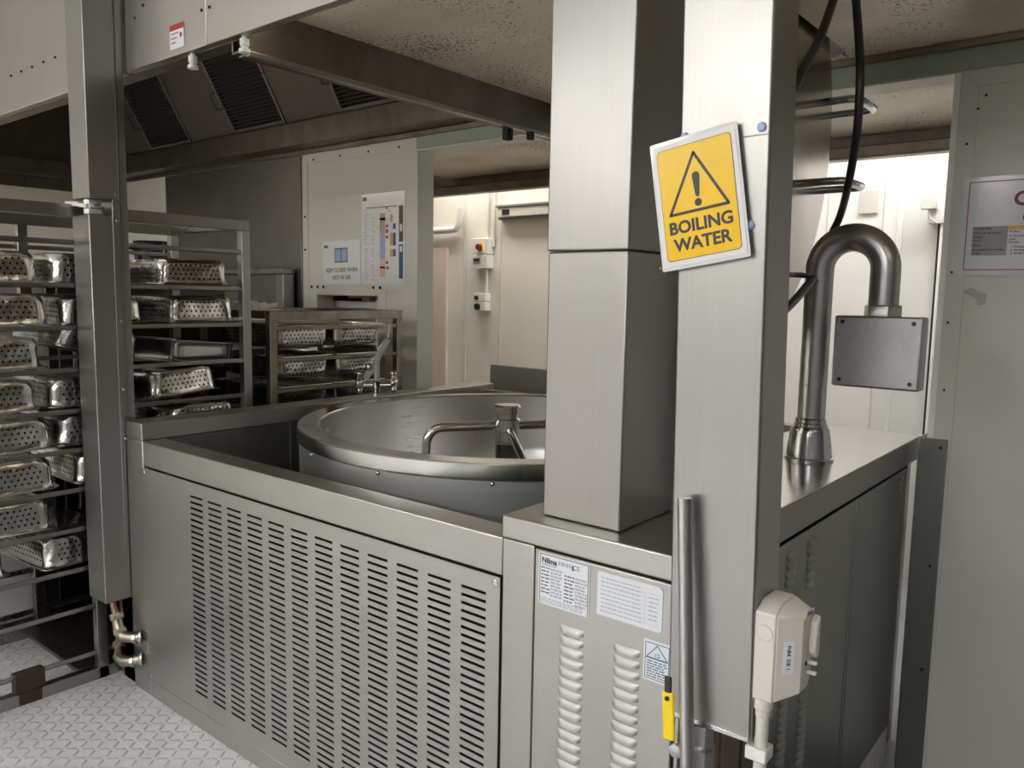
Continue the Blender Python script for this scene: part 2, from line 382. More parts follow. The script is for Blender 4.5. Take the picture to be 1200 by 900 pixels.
# filter bank
p0 = Vector((0, 2.93, 2.488)); u = Vector((0, -.499, .868)).normalized(); nrm = Vector((0, -.868, -.499)).normalized()
def slope(x, d, h=0): return Vector((x, 0, 0)) + p0 + u*d + nrm*h
filters = [(-5.776,-5.218), (-4.705,-4.147), (-3.646,-3.09)]
edges = [XL] + [e for f in filters for e in f] + [-2.285]
for k in range(0, len(edges), 2):
    a, b = edges[k], edges[k+1]
    MB().prism([slope(a,0), slope(b,0), slope(b,.66), slope(a,.66)], -nrm*.012).build('blank_panel', 'hood_blank', hood, bev=.002)
for a, b in filters:
    fr = MB()
    for (x0, x1, d0, d1) in ((a+.002,a+.025,0,.58),(b-.025,b-.002,0,.58),(a+.025,b-.025,0,.022),(a+.025,b-.025,.555,.58)):
        fr.prism([slope(x0,d0,.006), slope(x1,d0,.006), slope(x1,d1,.006), slope(x0,d1,.006)], -nrm*.04)
    f = fr.build('grease_filter', 'hood', hood, bev=.002)
    sl = MB()
    n = 24
    for i in range(n):
        d = .03 + i*(.525/n)
        sl.prism([slope(a+.025,d,0), slope(a+.025,d+.006,.004), slope(a+.025,d+.013,0), slope(a+.025,d+.006,-.003)], (b-a-.05,0,0))
    sl.prism([slope(a+.01,0,-.03), slope(b-.01,0,-.03), slope(b-.01,.57,-.03), slope(a+.01,.57,-.03)], -nrm*.004)
    sl.build('baffle', 'baffle', f)
    MB().tube([slope(a+.012,.16,.006), slope(a-.02,.165,.03), slope(a-.025,.26,.03), slope(a+.012,.265,.006)], .004, 8).build('handle', 'dark', f)
    MB().tube([slope(b-.012,.3,.006), slope(b+.01,.305,.035), slope(b+.01,.40,.035), slope(b-.012,.405,.006)], .004, 8).build('handle', 'dark', f)
g = MB().box(XL, -2.285, 2.905, 2.92, 2.352, 2.475).box(XL, -2.285, 2.905, 3.035, 2.345, 2.353).box(XL, -2.285, 2.92, 2.94, 2.465, 2.475)
g.build('grease_gutter', 'hood', hood, bev=.002)
MB().box(XL+.02, XL+.035, FY+.05, 2.9, 2.26, 3.05).box(XL+.035, XL+.2, FY+.05, 2.9, 2.34, 2.35).box(XL+.19, XL+.2, FY+.05, 2.9, 2.35, 2.46).build('end_plate', 'hood', hood, bev=.002)
MB().box(XL, -2.285, FY+.04, 2.7, 3.06, 3.07).build('top_plate', 'hood', hood)
MB().box(XL, -2.2, 3.022, 3.034, 2.318, 2.345).build('wall_flange', 'hood', hood, bev=.002)
# cross beam with stepped flanges
b = MB().box(-2.215, -2.2, FY+.03, 3.02, 2.205, 2.345).box(-2.25, -2.2, FY+.03, 3.02, 2.198, 2.206).box(-2.285, -2.25, FY+.03, 3.02, 2.213, 2.222).box(-2.29,-2.28, FY+.03, 3.02, 2.222, 3.06)
b.build('cross_beam', 'hood', hood, bev=.002)
MB().box(-2.214, -2.192, FY+.03, 3.02, 2.195, 2.212).build('beam_rail', 'rack', hood, bev=.002)
MB().box(-2.2, -1.14, FY+.03, 3.03, 2.345, 2.36).build('ceiling_panel', 'hoodceil', hood)
MB().box(-.925, 2.6, FY+.03, 3.03, 2.345, 2.36).build('ceiling_panel', 'hoodceil', hood)
MB().box(-1.14, -.925, 2.98, 3.03, 2.345, 2.36).box(-1.16, -.905, FY+.03, 3.0, 3.0, 3.01).build('ceiling_panel', 'hoodceil', hood)
MB().box(-1.155, -1.145, FY+.03, 2.98, 2.36, 3.0).box(-.92, -.91, FY+.03, 2.98, 2.36, 3.0).build('lid_recess', 'hood', hood)
MB().box(-2.19, 2.6, 3.005, 3.028, 2.322, 2.344).build('seam_trim', 'beam', hood, bev=.002)
# far side of the hood beyond the partition
MB().box(-4.2, 2.0, WY1, 4.42, 2.345, 2.36).build('ceiling_panel', 'hoodceil', hood)
MB().box(-6.0, 2.0, 4.42, 4.44, 2.23, 2.92).box(-6.0, 2.0, 4.36, 4.44, 2.222, 2.232).build('far_fascia', 'beam', hood, bev=.003)
MB().box(-6.0, 2.0, 4.405, 4.42, 2.29, 2.34).build('far_gutter', 'hood', hood, bev=.002)
# unseen fill lights added behind the hood front to brighten wall and ceiling
for x in (-5.2, -3.5, -1.75, .55):
    hl = MB().box(x-.42,x+.42,FY+.031,FY+.05,2.31,2.45).build('hood_fill_light', 'beam', hood, bev=.004)
    MB().box(x-.40,x+.40,FY+.051,FY+.085,2.32,2.44).build('hood_fill_face', 'hood_fill', hl, bev=.008)
# fire nozzles
for x, y, z0, mt in ((-2.50,1.412,2.205,'white'), (-2.205,1.412,2.205,'white')):
    n = MB().lathe([(.008,.06),(.008,.04),(.014,.039),(.014,.02),(.011,.018),(.011,.012),(.017,.01),(.017,0)], (x,y,z0), seg=16)
    n.build('spray_nozzle', mt, hood)['label'] = 'white capped spray nozzle'
for q_ in ((-2.245,-2.215,2.66,2.70,2.15,2.2),(-2.21,-2.185,2.78,2.81,2.165,2.2)):
    MB().box(*q_).build('spray_nozzle', 'dark', hood, bev=.004)['label'] = 'black spray nozzle under the beam'

# ------------------------------------------------------------------ kettle unit
ket = thing('cooking_kettle', 'big round stainless cooking kettle in its ventilated steel enclosure', 'kettle', (-1.87, 2.33, 0))
EY = 1.346
# front frame: left stile, top rail, bottom rail, right stile
f = MB()
f.box(-2.915, -2.792, EY, EY+.02, 0, .956).box(-2.792, -1.115, EY, EY+.02, .866, .956).box(-2.792, -1.115, EY, EY+.02, 0, .066).box(-1.115, -1.025, EY, EY+.02, 0, .956)
f.box(-2.792, -1.12, EY+.001, 1.432, .945, .9555)
f.build('front_frame', 'encl', ket, bev=.0035)
MB().box(-2.79, -1.13, 1.424, 1.432, .6, .945).build('ledge_inner_skirt', 'encl_side', ket)
# louvred panel with real slots
px0, px1, pz0, pz1 = -2.789, -1.118, .070, .862
cx = [-2.465 + i*.1117 for i in range(12)]
pv = MB(); y0, y1 = EY-.004, EY-.0022
last = px0
for c in cx:
    pv.box(last, c, y0, y1, pz0, pz1)
    z = .8195
    prev = pz1
    for r in range(35):
        zt = .8185 - r*.02
        pv.box(c, c+.077, y0, y1, zt, prev); prev = zt - .0074
    pv.box(c, c+.077, y0, y1, pz0, prev)
    last = c+.077
pv.box(last, px1, y0, y1, pz0, pz1)
o = pv.build('vent_panel', 'encl', ket, smooth=0); o['label'] = 'steel front panel with columns of slots'
screws('screw', 'polish', ket, [(x,y0,z) for x, z in ((-1.131,.846),(-2.775,.846),(-1.131,.086),(-2.775,.086))], (0,-1,0), .009)
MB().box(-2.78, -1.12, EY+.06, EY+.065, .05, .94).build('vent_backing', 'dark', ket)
# left ledge and inner walls
MB().box(-2.915, -2.795, EY+.0, 3.28, .956, 1.018).build('side_ledge', 'encl', ket, bev=.003)
ip = MB()
ip.box(-2.915, -2.80, EY+.02, 1.967, .0, .956).box(-2.915, -2.80, 1.973, 3.25, .0, .956)
ip.build('inner_wall', 'splash', ket, bev=.003)
MB().box(-2.805, -2.798, 1.967, 1.973, .6, .956).build('wall_joint', 'polish', ket)
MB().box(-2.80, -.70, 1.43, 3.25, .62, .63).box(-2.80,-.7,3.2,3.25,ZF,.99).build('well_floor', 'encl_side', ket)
# kettle body
KC = (-1.87, 2.33, 0); KR = .806
MB().lathe([(KR-.01,.63),(KR-.008,.978),(KR-.014,.984)], KC, seg=128, cap=False).build('kettle_wall', 'kettle', ket)
MB().lathe([(KR-.012,.982),(KR,.985),(KR,1.026),(KR-.004,1.03),(KR-.072,1.031),(KR-.078,1.024)], KC, seg=128, cap=False).build('kettle_rim', 'top', ket)
MB().lathe([(KR-.078,1.026),(KR-.08,.80),(KR-.1,.68),(KR-.2,.60),(KR-.5,.575),(.02,.57)], KC, seg=128, cap=False).build('kettle_bowl', 'bowl', ket, smooth=60)
each('rim_rivet', 'polish', ket, [(KC[0]+math.cos(2*PI*k/14+.37)*(KR-.006), KC[1]+math.sin(2*PI*k/14+.37)*(KR-.006), .972) for k in range(14)], .007)
# mixer
HX, HY = -1.905, 2.315
mx = MB().lathe([(.046,.57),(.044,.93),(.047,.935),(.047,.942),(.043,.945),(.043,.985),(.05,.988),(.05,1.03),(.043,1.034),(.043,1.052),(.052,1.055),(.052,1.078),(.046,1.085)], (HX,HY,0), seg=36).build('mixer_shaft', 'polish', ket)
def marm(dx, dy, ln, drop):
    d = Vector((dx,dy,0)).normalized(); h = Vector((HX,HY,1.005))
    a = h + d*ln
    pts = [h + d*.03, h + d*(ln*.6), h+d*(ln-.05)] + [h + d*(ln-.05+.06*math.sin(t)) + Vector((0,0,-.06*(1-math.cos(t)))) for t in (.4,.8,1.2,PI/2)]
    pts.append(pts[-1] + d*.015 + Vector((0,0,-drop)))
    return MB().tube(pts, .017, 16)
marm(-.56,-.82,.30,.3).build('mixer_arm', 'polish', ket)
marm(.56,.82,.52,.28).build('mixer_arm', 'polish', ket)
MB().tube([(HX+.03,HY-.02,.99),(HX+.13,HY-.10,.955),(HX+.42,HY-.30,.80),(HX+.5,HY-.36,.68)], .015, 14).tube([(HX+.2,HY-.17,.92),(HX+.3,HY-.2,.75)], .01, 10).build('mixer_arm', 'polish', ket)
# control cabinet at the front corner
MB().box(-1.115, -.663, EY-.004, 1.72, .958, 1.01).build('cabinet_top', 'encl', ket, bev=.004)
MB().box(-1.02, -.679, EY-.003, EY+.02, .05, .953).build('cabinet_door', 'encl', ket, bev=.003)
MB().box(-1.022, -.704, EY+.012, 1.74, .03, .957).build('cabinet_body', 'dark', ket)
MB().box(-.675, -.664, EY+.0, EY+.06, ZF, .955).build('corner_stile', 'encl', ket, bev=.003)
def louvres(mb, M4, n, pitch, w):
    for i in range(n):
        z = -i*pitch; k = []
        prof = [(0,.0),(-.004,.0035),(-.011,.0068),(-.0165,.0076),(-.0168,.0)]
        rows = []
        for t in (0,.1,.25,.75,.9,1):
            s = {0:.0,.1:.7,.25:1,.75:1,.9:.7,1:.0}[t]
            rows.append([mb.bm.verts.new(M4 @ Vector((t*w, z+py*(0.75+.25*s) - .017*(1-1)*0, h*s + .0002))) for py, h in prof])
        for a, b in zip(rows, rows[1:]):
            for j in range(len(prof)-1):
                mb.bm.faces.new((a[j], b[j], b[j+1], a[j+1]))
lv = MB()
louvres(lv, basis((-.950, EY-.0032, .803), (1,0,0), (0,0,1)), 28, .0235, .062)
lv.build('door_louvre', 'louv', ket, smooth=50); lv = MB()
louvres(lv, basis((-.815, EY-.0032, .801), (1,0,0), (0,0,1)), 28, .0235, .062)
lv.build('door_louvre', 'louv', ket, recalc=True, smooth=50)
# side panels
sp = MB()
sp.box(-.70, -.664, 1.40, 2.42, -.04, .915).box(-.70, -.664, 2.427, 2.445, -.04, .915).box(-.70, -.664, 2.452, 3.04, -.04, .915)
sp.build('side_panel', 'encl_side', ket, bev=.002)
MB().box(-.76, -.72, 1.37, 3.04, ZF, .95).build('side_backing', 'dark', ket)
MB().box(-.71, -.663, 1.38, 3.20, .925, 1.01).build('side_top_rail', 'encl_side', ket, bev=.003)
for yy, zz, nn, pi_, ww in ((1.88,.885,6,.023,.06),(1.88,.60,20,.023,.06),(2.03,.885,6,.023,.06),(2.03,.60,20,.023,.06),(2.93,.90,7,.02,.04)):
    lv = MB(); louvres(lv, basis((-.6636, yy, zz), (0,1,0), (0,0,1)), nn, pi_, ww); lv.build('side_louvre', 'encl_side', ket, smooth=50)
MB().box(-1.06, -.664, 1.72, 3.20, .99, 1.0105).build('worktop', 'top', ket, bev=.003)
MB().box(-1.06, -1.05, 1.72, 3.2, .62, .99).build('worktop_skirt', 'encl_side', ket)
# rating plates on the cabinet door
def plate_text(mb, rows, x0, x1, ytop, dy, th, m, rnd):
    for r in range(rows):
        x = x0
        while x < x1 - .004:
            wd = rnd.uniform(.004, .013); wd = min(wd, x1-x)
            mb.box(x, x+wd, ytop-r*dy-th, ytop-r*dy, .0008, .0011, m=m); x += wd + .0022
rnd = random.Random(3)
pb = basis((-.9425, EY-.0035, .892), (1,0,0), (0,0,1))
def at_basis(mb, B): mb.bm.transform(B); return mb
q = MB().box(-.066,.066,-.057,.057,0,.0008)
for a in ((-.063,.063,.053,.0545),(-.063,-.0615,-.056,.054),(.0615,.063,-.056,.054)): q.box(*a, .0008,.0011, m=1)
q.text('Nilma', .0165, -.058, .0355, .0009, 'LEFT', 1, .0006)
q.text('MADE IN ITALY', .0055, -.056, .0295, .0009, 'LEFT', 1)
q.text('CE', .015, .032, .036, .0009, 'CENTER', 2)
plate_text(q, 1, -.015, .018, .046, .008, .008, 3, rnd); q.box(.02,.026,.034,.045,.0008,.0011,m=2)
plate_text(q, 8, -.059, -.036, .026, .0078, .0032, 2, rnd); plate_text(q, 8, .002, .028, .02, .0078, .0032, 2, rnd)
plate_text(q, 9, -.034, -.004, .026, .0072, .0042, 3, rnd); plate_text(q, 9, .03, .06, .02, .0072, .0042, 3, rnd)
plate_text(q, 3, -.059, .05, -.042, .0045, .0022, 3, rnd)
at_basis(q, pb).build('rating_plate', ['plate','black','ink','inkblue'], ket, smooth=0)['label'] = 'white rating plate with black logo and table of data'
q = MB().prism([(-.075,-.045,0),(.069,-.045,0),(.075,-.039,0),(.075,.039,0),(.067,.047,0),(-.073,.047,0),(-.075,.045,0)], (0,0,.0008))
plate_text(q, 9, -.066, .03, .036, .0088, .0018, 1, rnd); plate_text(q, 6, .045, .066, .022, .0088, .0022, 1, rnd)
for k in range(8): q.box(-.066,.066,.0285-.0088*k,.0289-.0088*k,.0008,.001,m=1)
q.box(.035,.0354,-.034,.03,.0008,.001,m=1)
at_basis(q, basis((-.7825, EY-.0035, .895), (1,0,0), (0,0,1))).build('data_label', ['plate','inkblue'], ket, smooth=0)['label'] = 'white paper label of faint typed lines'
q = MB().box(-.025,.035,-.042,.042,0,.0008)
for a in ((-.02,.03,.035,.0365),(-.02,.03,-.038,-.0365),(-.0215,-.02,-.038,.0365),(.03,.0315,-.038,.0365),(-.02,.03,.004,.0052)): q.box(*a,.0008,.0011,m=1)
for a, b_ in (((-.018,.006),(.005,.033)),((.005,.033),(.028,.006)),((-.018,.006),(.028,.006))): q.bar((*a_,.001) if False else (a[0],a[1],.001),(b_[0],b_[1],.001),.0018,.0004,(0,0,1),m=1)
q.text('CS', .011, .005, .009, .0009, 'CENTER', 1)
plate_text(q, 7, -.017, .027, .0, .0052, .0022, 1, rnd)
at_basis(q, basis((-.720, EY-.0035, .790), (1,0,0), (0,0,1))).build('warning_label', ['plate','teal'], ket, smooth=0)['label'] = 'small white label with triangle'
# the open lid standing on edge
lid = MB(); LY, LZ, LR = 2.2, 2.06, .69
def ring(x, r):
    return [Vector((x, LY + r*math.cos(2*PI*k/96), LZ + r*math.sin(2*PI*k/96))) for k in range(96)]
prof = [(-.985,LR-.03),(-.985,LR-.004),(-.98,LR),(-.955,LR),(-.95,LR-.004),(-.948,LR-.05),(-.944,LR*.6),(-.94,.02)]
rings = [[lid.bm.verts.new(p) for p in ring(x, r)] for x, r in prof]
for a, c in zip(rings, rings[1:]):
    for k in range(96): lid.bm.faces.new((a[k],a[(k+1)%96],c[(k+1)%96],c[k]))
lid.bm.faces.new(rings[-1]); lid.bm.faces.new(rings[0][::-1])
lo = lid.build('lid', 'lid', ket, smooth=40); lo['label'] = 'round lid standing open on edge'
MB().box(-1.06, -.985, 1.75, 2.05, 1.02, 1.5).build('lid_bracket', 'encl', ket, bev=.004)
def dhandle(yA, yB, z, lx=.15):
    x0, x1 = -.95, -.95+lx
    return MB().tube([(x0,yA,z),(x1-.03,yA,z),(x1-.008,yA+.008,z),(x1,yA+.03,z),(x1,yB-.03,z),(x1-.008,yB-.008,z),(x1-.03,yB,z),(x0,yB,z)], .0125, 12)
dhandle(2.66,2.86,2.125,.15).build('lid_handle', 'polish', lo)
dhandle(2.60,2.80,1.868,.145).build('lid_handle', 'polish', lo)
# lower front corner plate where the water pipes come in
MB().box(-3.02, -2.916, EY+.01, EY+.03, 0, .34).build('pipe_plate', 'encl', ket, bev=.002)
MB().box(-2.9, -2.80, EY-.003, EY+.001, .165, .205).box(-2.9,-2.8,EY-.003,EY+.001,.245,.25).build('pipe_flange', 'encl', ket, bev=.001)

# mixer tap on the ledge
tap = thing('mixer_tap', 'small chrome mixer tap with raised spout on the kettle ledge', 'tap', (-2.865, 2.5, 1.018))
TX, TY, TZ = -2.86, 2.5, 1.018
MB().lathe([(.024,0),(.024,.008),(.014,.012),(.014,.03),(.018,.032),(.022,.06),(.014,.066),(.013,.15),(.017,.152),(.017,.165)], (TX,TY,TZ), seg=20).tube([(TX-.05,TY-.05,TZ+.045),(TX+.05,TY+.05,TZ+.045)], .012, 12).build('tap_body', 'polish', tap)
for s in (-1, 1):
    c = Vector((TX+.07*s*.7, TY+.07*s*.9, TZ+.06))
    k = MB().sphere(c, .022)
    for a in range(4):
        dv = Vector((.7*math.cos(a*PI/2), -.7*math.cos(a*PI/2), math.sin(a*PI/2)))
        k.tube([c, c+dv*.036], [.011,.014], 8).sphere(c+dv*.038, .015)
    k.build('tap_knob', 'polish', tap)
MB().bar((TX-.045,TY-.03,TZ+.07),(TX+.0,TY+.07,TZ+.26),.032,.014,(1,-1,0)).sphere((TX-.03,TY-.02,TZ+.13),.018).bar((TX,TY+.07,TZ+.26),(TX+.005,TY+.08,TZ+.33),.010,.01,(1,-1,0)).build('tap_spout', 'polish', tap, bev=.002)

# ------------------------------------------------------------------ gooseneck arm with control box
gn = thing('gooseneck_arm', 'bent stainless pipe arm carrying a square steel box, on the worktop', 'control arm', (-.822, 2.47, 1.0105))
GX, GY, GZ = -.822, 2.47, 1.0105
MB().lathe([(.073,0),(.073,.006),(.068,.01),(.064,.045),(.058,.09),(.055,.1),(.05,.104),(.05,.112),(.046,.116),(.046,.126),(.042,.13)], (GX,GY,GZ), seg=40).build('base_flange', 'polish', gn)
r = .093; cxm = GX + r
pts = [(GX,GY,GZ+.12),(GX,GY,GZ+.3),(GX,GY,1.56)] + [tuple(p) for p in arc((cxm+.0,GY,1.59), r, PI, PI/2, (1,0,0), (0,0,1), 10)]
pts += [tuple(p) for p in arc((cxm+.0,GY,1.59), r, PI/2-.1, 0, (1,0,0), (0,0,1), 10)] + [(GX+2*r,GY,1.54),(GX+2*r,GY,1.475)]
MB().tube(pts, .041, 28).build('pipe', 'arm', gn, smooth=60)
BX = GX+2*r
MB().lathe([(.052,.0),(.052,.032),(.049,.036)], (BX,GY,1.452), seg=6).build('nut', 'arm', gn, bev=.003)
MB().box(BX-.115, BX+.122, GY-.06, GY+.005, 1.25, 1.456).build('control_box', 'box', gn, bev=.007, seg=3)
screws('box_screw', 'ovendark', gn, [(BX+dx,GY-.06,z) for dx in (-.092,.098) for z in (1.27,1.438)], (0,-1,0))

# ------------------------------------------------------------------ service columns
c1 = thing('service_column', 'wide square stainless duct column standing on the control cabinet', 'column', (-.945, 1.52, 1.01))
MB().box(-1.045, -.845, 1.40, 1.63, 1.0105, 1.592).build('lower_casing', 'col', c1, bev=.004)
MB().box(-1.0475, -.8425, 1.397, 1.633, 1.5935, ZC).build('upper_casing', 'col', c1, bev=.004)
each('screw', 'polish', c1, [(-.842,1.53,1.63),(-.844,1.53,1.56)], .005)
o = MB().box(-.86, -.76, 1.70, 1.76, 1.0105, ZC).build('rear_duct', 'splash', None, bev=.003)
tag(o, 'dark narrow steel duct in the gap behind the two front columns', 'duct')

ROT2 = Matrix.Translation((-.54,1.25,.77)) @ Matrix.Rotation(math.radians(-1.15), 4, 'Y') @ Matrix.Translation((.54,-1.25,-.77))
c2 = thing('service_column', 'slim stainless service column bearing the yellow boiling water sign', 'column', (-.54, 1.25, .77))
mb = MB().box(-.615, -.465, 1.20, 1.302, .782, 2.93); mb.bm.transform(ROT2); mb.build('casing', 'col', c2, bev=.004)
mb = MB().box(-.612, -.468, 1.197, 1.2, .782, .79).box(-.613,-.467,1.1985,1.2,1.745,1.747); mb.bm.transform(ROT2); mb.build('casing_lip', 'polish', c2, bev=.002)
MB().tube([(-.552,1.262,ZF),(-.552,1.262,.80)], .011, 10).build('copper_pipe', 'copper', c2)
MB().tube([(-.565,1.225,ZF),(-.565,1.225,.72)], .016, 14).lathe([(.022,0),(.022,.03),(.028,.034),(.028,.075),(.022,.08),(.026,.085),(.026,.12),(.018,.125)], (-.565,1.225,.655), seg=8).build('pipe_union', 'fitting', c2)
MB().box(-.64,-.535,1.33,1.342,ZF,.9).build('backing_plate', 'rust', c2)

# leaning tube
o = MB().tube([(-.475,1.118,ZF),(-.5615,1.165,.80),(-.589,1.178,1.172)], .0118, 20).build('steel_tube', 'arm', None)
tag(o, 'loose bare steel tube leaning against the slim service column', 'tube')
# yellow lever handle
vl = thing('valve_handle', 'yellow lever valve handle hanging beside the leaning tube', 'valve', (-.585, 1.17, .74))
MB().bar((-.598,1.165,.84),(-.592,1.165,.755),.022,.006,(0,1,0)).build('grip', 'tagyellow', vl, bev=.003)
MB().bar((-.5985,1.165,.866),(-.5975,1.165,.835),.013,.005,(0,1,0)).sphere((-.597,1.160,.829),.004).build('stem', 'rubber', vl, bev=.002)
MB().lathe([(.012,0),(.012,.01),(.006,.012)], (-.583,1.18,.735), (0,-1,0), 12).build('pivot_nut', 'fitting', vl)

# warning sign
W = Matrix.Translation((-.5925, 1.19, 1.6555)) @ basis((0,0,0),(1,0,0),(0,0,1)) @ Matrix.Rotation(math.radians(9.2),4,'Z')
ws = thing('warning_sign', 'yellow boiling water warning sign taped askew on the slim column', 'sign', mw=W)
def rrect(hw, hh, r, n=6):
    out = []
    for cx_, cy_, a0 in ((hw-r,hh-r,0),(-hw+r,hh-r,PI/2),(-hw+r,-hh+r,PI),(hw-r,-hh+r,1.5*PI)):
        out += [(cx_+r*math.cos(a0+PI/2*i/n), cy_+r*math.sin(a0+PI/2*i/n), 0) for i in range(n+1)]
    return out
mb = MB().prism([(x,y,0) for x,y,_ in rrect(.076,.1045,.003)], (0,0,.001)); mb.build('sleeve', 'clear', ws, mw=LOCAL)
mb = MB().prism([(x,y,.001) for x,y,_ in rrect(.0715,.0985,.002)], (0,0,.0008)); mb.build('card', 'white', ws, mw=LOCAL)
mb = MB().prism([(x,y,.0018) for x,y,_ in rrect(.0645,.0905,.007)], (0,0,.0004)).prism([(x,y,.0022) for x,y,_ in rrect(.0635,.0895,.0063)], (0,0,.0003), 1)
mb.build('yellow_field', ['black','yellow'], ws, mw=LOCAL, smooth=0)
mb = MB()
def tri_ring(a, b, c, t):
    pass
A, B_, C_ = Vector((0,.0745,.0026)), Vector((-.0505,-.0165,.0026)), Vector((.0505,-.0165,.0026))
for p_, q_ in ((A,B_),(B_,C_),(C_,A)):
    mb.bar(p_, q_, .0046, .0004, (0,0,1))
    mb.lathe([(.0023,-.0002),(.0023,.0002)], p_, (0,0,1), 12)
mb.prism([(x*1.0,y,.0025) for x,y in ((-.0036,.0085),(-.0026,.0055),(0,.004),(.0026,.0055),(.0036,.0085),(.0066,.0375),(.0052,.0425),(0,.0445),(-.0052,.0425),(-.0066,.0375))], (0,0,.0004))
mb.lathe([(.0062,-.0001),(.0062,.0003)], (0,-.0045,.0026), (0,0,1), 20)
mb.text('BOILING', .0275, 0, -.0475, .0026, 'CENTER', 0, .0009, 1.04)
mb.text('WATER', .0275, 0, -.0755, .0026, 'CENTER', 0, .0009, 1.04)
mb.build('lettering', 'black', ws, mw=LOCAL, smooth=0)
for k, (x, z, lab) in enumerate(((-.498,1.758,'pale blue putty dot alone above the warning sign'), (-.509,1.612,'pale blue putty dot at the lower edge of the warning sign'), (-.626,1.757,'pale blue putty dot peeking over the top of the warning sign'))):
    o = MB().lathe([(.0001,-.0035),(.005,-.003),(.007,-.001),(.0074,.0005)], (x,1.1985-.0,z), (0,1,0), 14, cap=False).build('putty_dot', 'bluetack', None)
    tag(o, lab, 'adhesive putty', 'putty dots on the slim column')

# isolator switch on the column's side
iso = thing('isolator_switch', 'cream rotary isolator switch on the side of the slim column', 'switch', (-.462, 1.25, .85))
ix = -.470
def isoprof(d):  # outline in YZ
    y0, y1 = 1.203, 1.302
    return [(y0+d,.858+d),(y1-.022-d*.4,.858+d),(y1-d,.885+d*.4),(y1-d,.985-d*.4),(y1-.02-d*.4,1.018-d),(y0+.028+d*.3,1.018-d),(y0+d,1.004-d*.5)]
MB().prism([(ix,y,z) for y,z in isoprof(0)], (.035,0,0)).build('back_box', 'offwhite', iso, bev=.003)
f_ = MB(); a = [f_.bm.verts.new((ix+.0352,y,z)) for y,z in isoprof(.001)]; b2 = [f_.bm.verts.new((ix+.066,y+(.020 if y<1.25 else 0),z)) for y,z in isoprof(.014)]
n = len(a)
for i in range(n): f_.bm.faces.new((a[i],a[(i+1)%n],b2[(i+1)%n],b2[i]))
f_.bm.faces.new(a[::-1]); f_.bm.faces.new(b2); f_.build('cover', 'offwhite', iso, bev=.003)
MB().prism([(ix+.0662,y,z) for y,z in ((1.262,.935),(1.262,.955),(1.268,.985),(1.283,.995),(1.285,.93),(1.276,.922))], (.013,0,0)).build('rotary_knob', 'offwhite', iso, bev=.004)
MB().box(ix+.0662,ix+.082,1.262,1.269,.915,.921).box(ix+.0662,ix+.082,1.262,1.269,.898,.904).build('knob_guard', 'offwhite', iso, bev=.002)
MB().lathe([(.004,0),(.004,.001)], (ix+.067,1.256,.918), (1,0,0), 10).build('lock_hole', 'dark', iso)
MB().lathe([(.0135,0),(.0135,.0012),(.0125,.0014),(.0123,.0008)], (ix+.017,1.2028,.972), (0,-1,0), 24).build('knockout', 'offwhite', iso)
B1 = basis((ix+.0512, 1.2205, .935), (0,0,-1), (.031,.033,0))
mb = MB().box(-.028,.028,-.009,.009,0,.0008).text('PvB4  DB 1', .0088, 0, -.003, .0009, 'CENTER', 1, .0002)
mb.bm.transform(B1); mb.build('name_label', ['paper','black'], iso, smooth=0)['label'] = 'white strip label with black print'
mb = MB().box(-.019,.019,-.0065,.0065,0,.0008).text('ISOL', .0075, 0, -.0026, .0009, 'CENTER', 1, .0002) if False else MB().box(-.019,.019,-.0065,.0065,0,.0008).box(-.012,.012,-.003,.003,.0008,.0011,m=1)
mb.bm.transform(basis((ix+.0668, 1.262, 1.0005), (0,1,-.15), (0,.15,1))); mb.build('name_label', ['paper','ink'], iso, smooth=0)
cd = thing('conduit', 'pale plastic conduit running down from the isolator switch', 'conduit', (-.455, 1.212, .8))
CXc, CYc = ix+.016, 1.217
MB().tube([(CXc,CYc,ZF),(CXc,CYc,.84)], .0105, 16).build('tube', 'offwhite', cd)
k = MB().lathe([(.0125,0),(.0125,.012),(.0155,.013),(.0155,.03),(.012,.031)], (CXc,CYc,.828), seg=12); k.build('gland', 'offwhite', cd, bev=.001)
MB().box(CXc-.022,CXc+.014,CYc-.014,CYc+.02,.752,.775).build('saddle', 'white', cd, bev=.003)

# ------------------------------------------------------------------ pipe housing post at the left
M['postfront'] = steel('steel_post', (.58, .575, .56), .26, 'z', .3, None, .03)
pp = thing('pipe_housing', 'narrow square stainless pipe housing post beside the kettle enclosure', 'post', (-2.985, 1.3, 0))
PX0, PX1 = -3.055, -2.92
MB().box(PX0+.01, PX1-.001, 1.356, 1.362, .0, ZC).box(PX1-.006, PX1-.001, 1.33, 1.385, .35, ZC).build('back_channel', 'col', pp, bev=.0015)
MB().box(PX0, PX1, 1.252, 1.356, 1.808, ZC).build('upper_casing', 'col', pp, bev=.003)
mb = MB().box(PX0, PX1, 1.252, 1.356, .345, 1.752)
sh = Matrix.Translation((-2.92,0,.345)) @ Matrix.Rotation(math.radians(-.35),4,'Y') @ Matrix.Translation((2.92,0,-.345))
mb.bm.transform(sh); mb.build('lower_casing', 'col', pp, bev=.003)
screws('screw', 'polish', pp, [(PX1,1.345,z) for z in (1.83,1.735,1.38,1.13,.95)], (1,0,0))
v = MB().tube([(-2.985,1.29,1.70),(-2.985,1.29,1.86)], .016, 14).lathe([(.026,0),(.03,.004),(.03,.02),(.024,.024),(.024,.034),(.03,.038),(.03,.052),(.026,.056)], (-2.985,1.29,1.753), seg=8)
v.build('valve_body', 'fitting', pp, bev=.001)
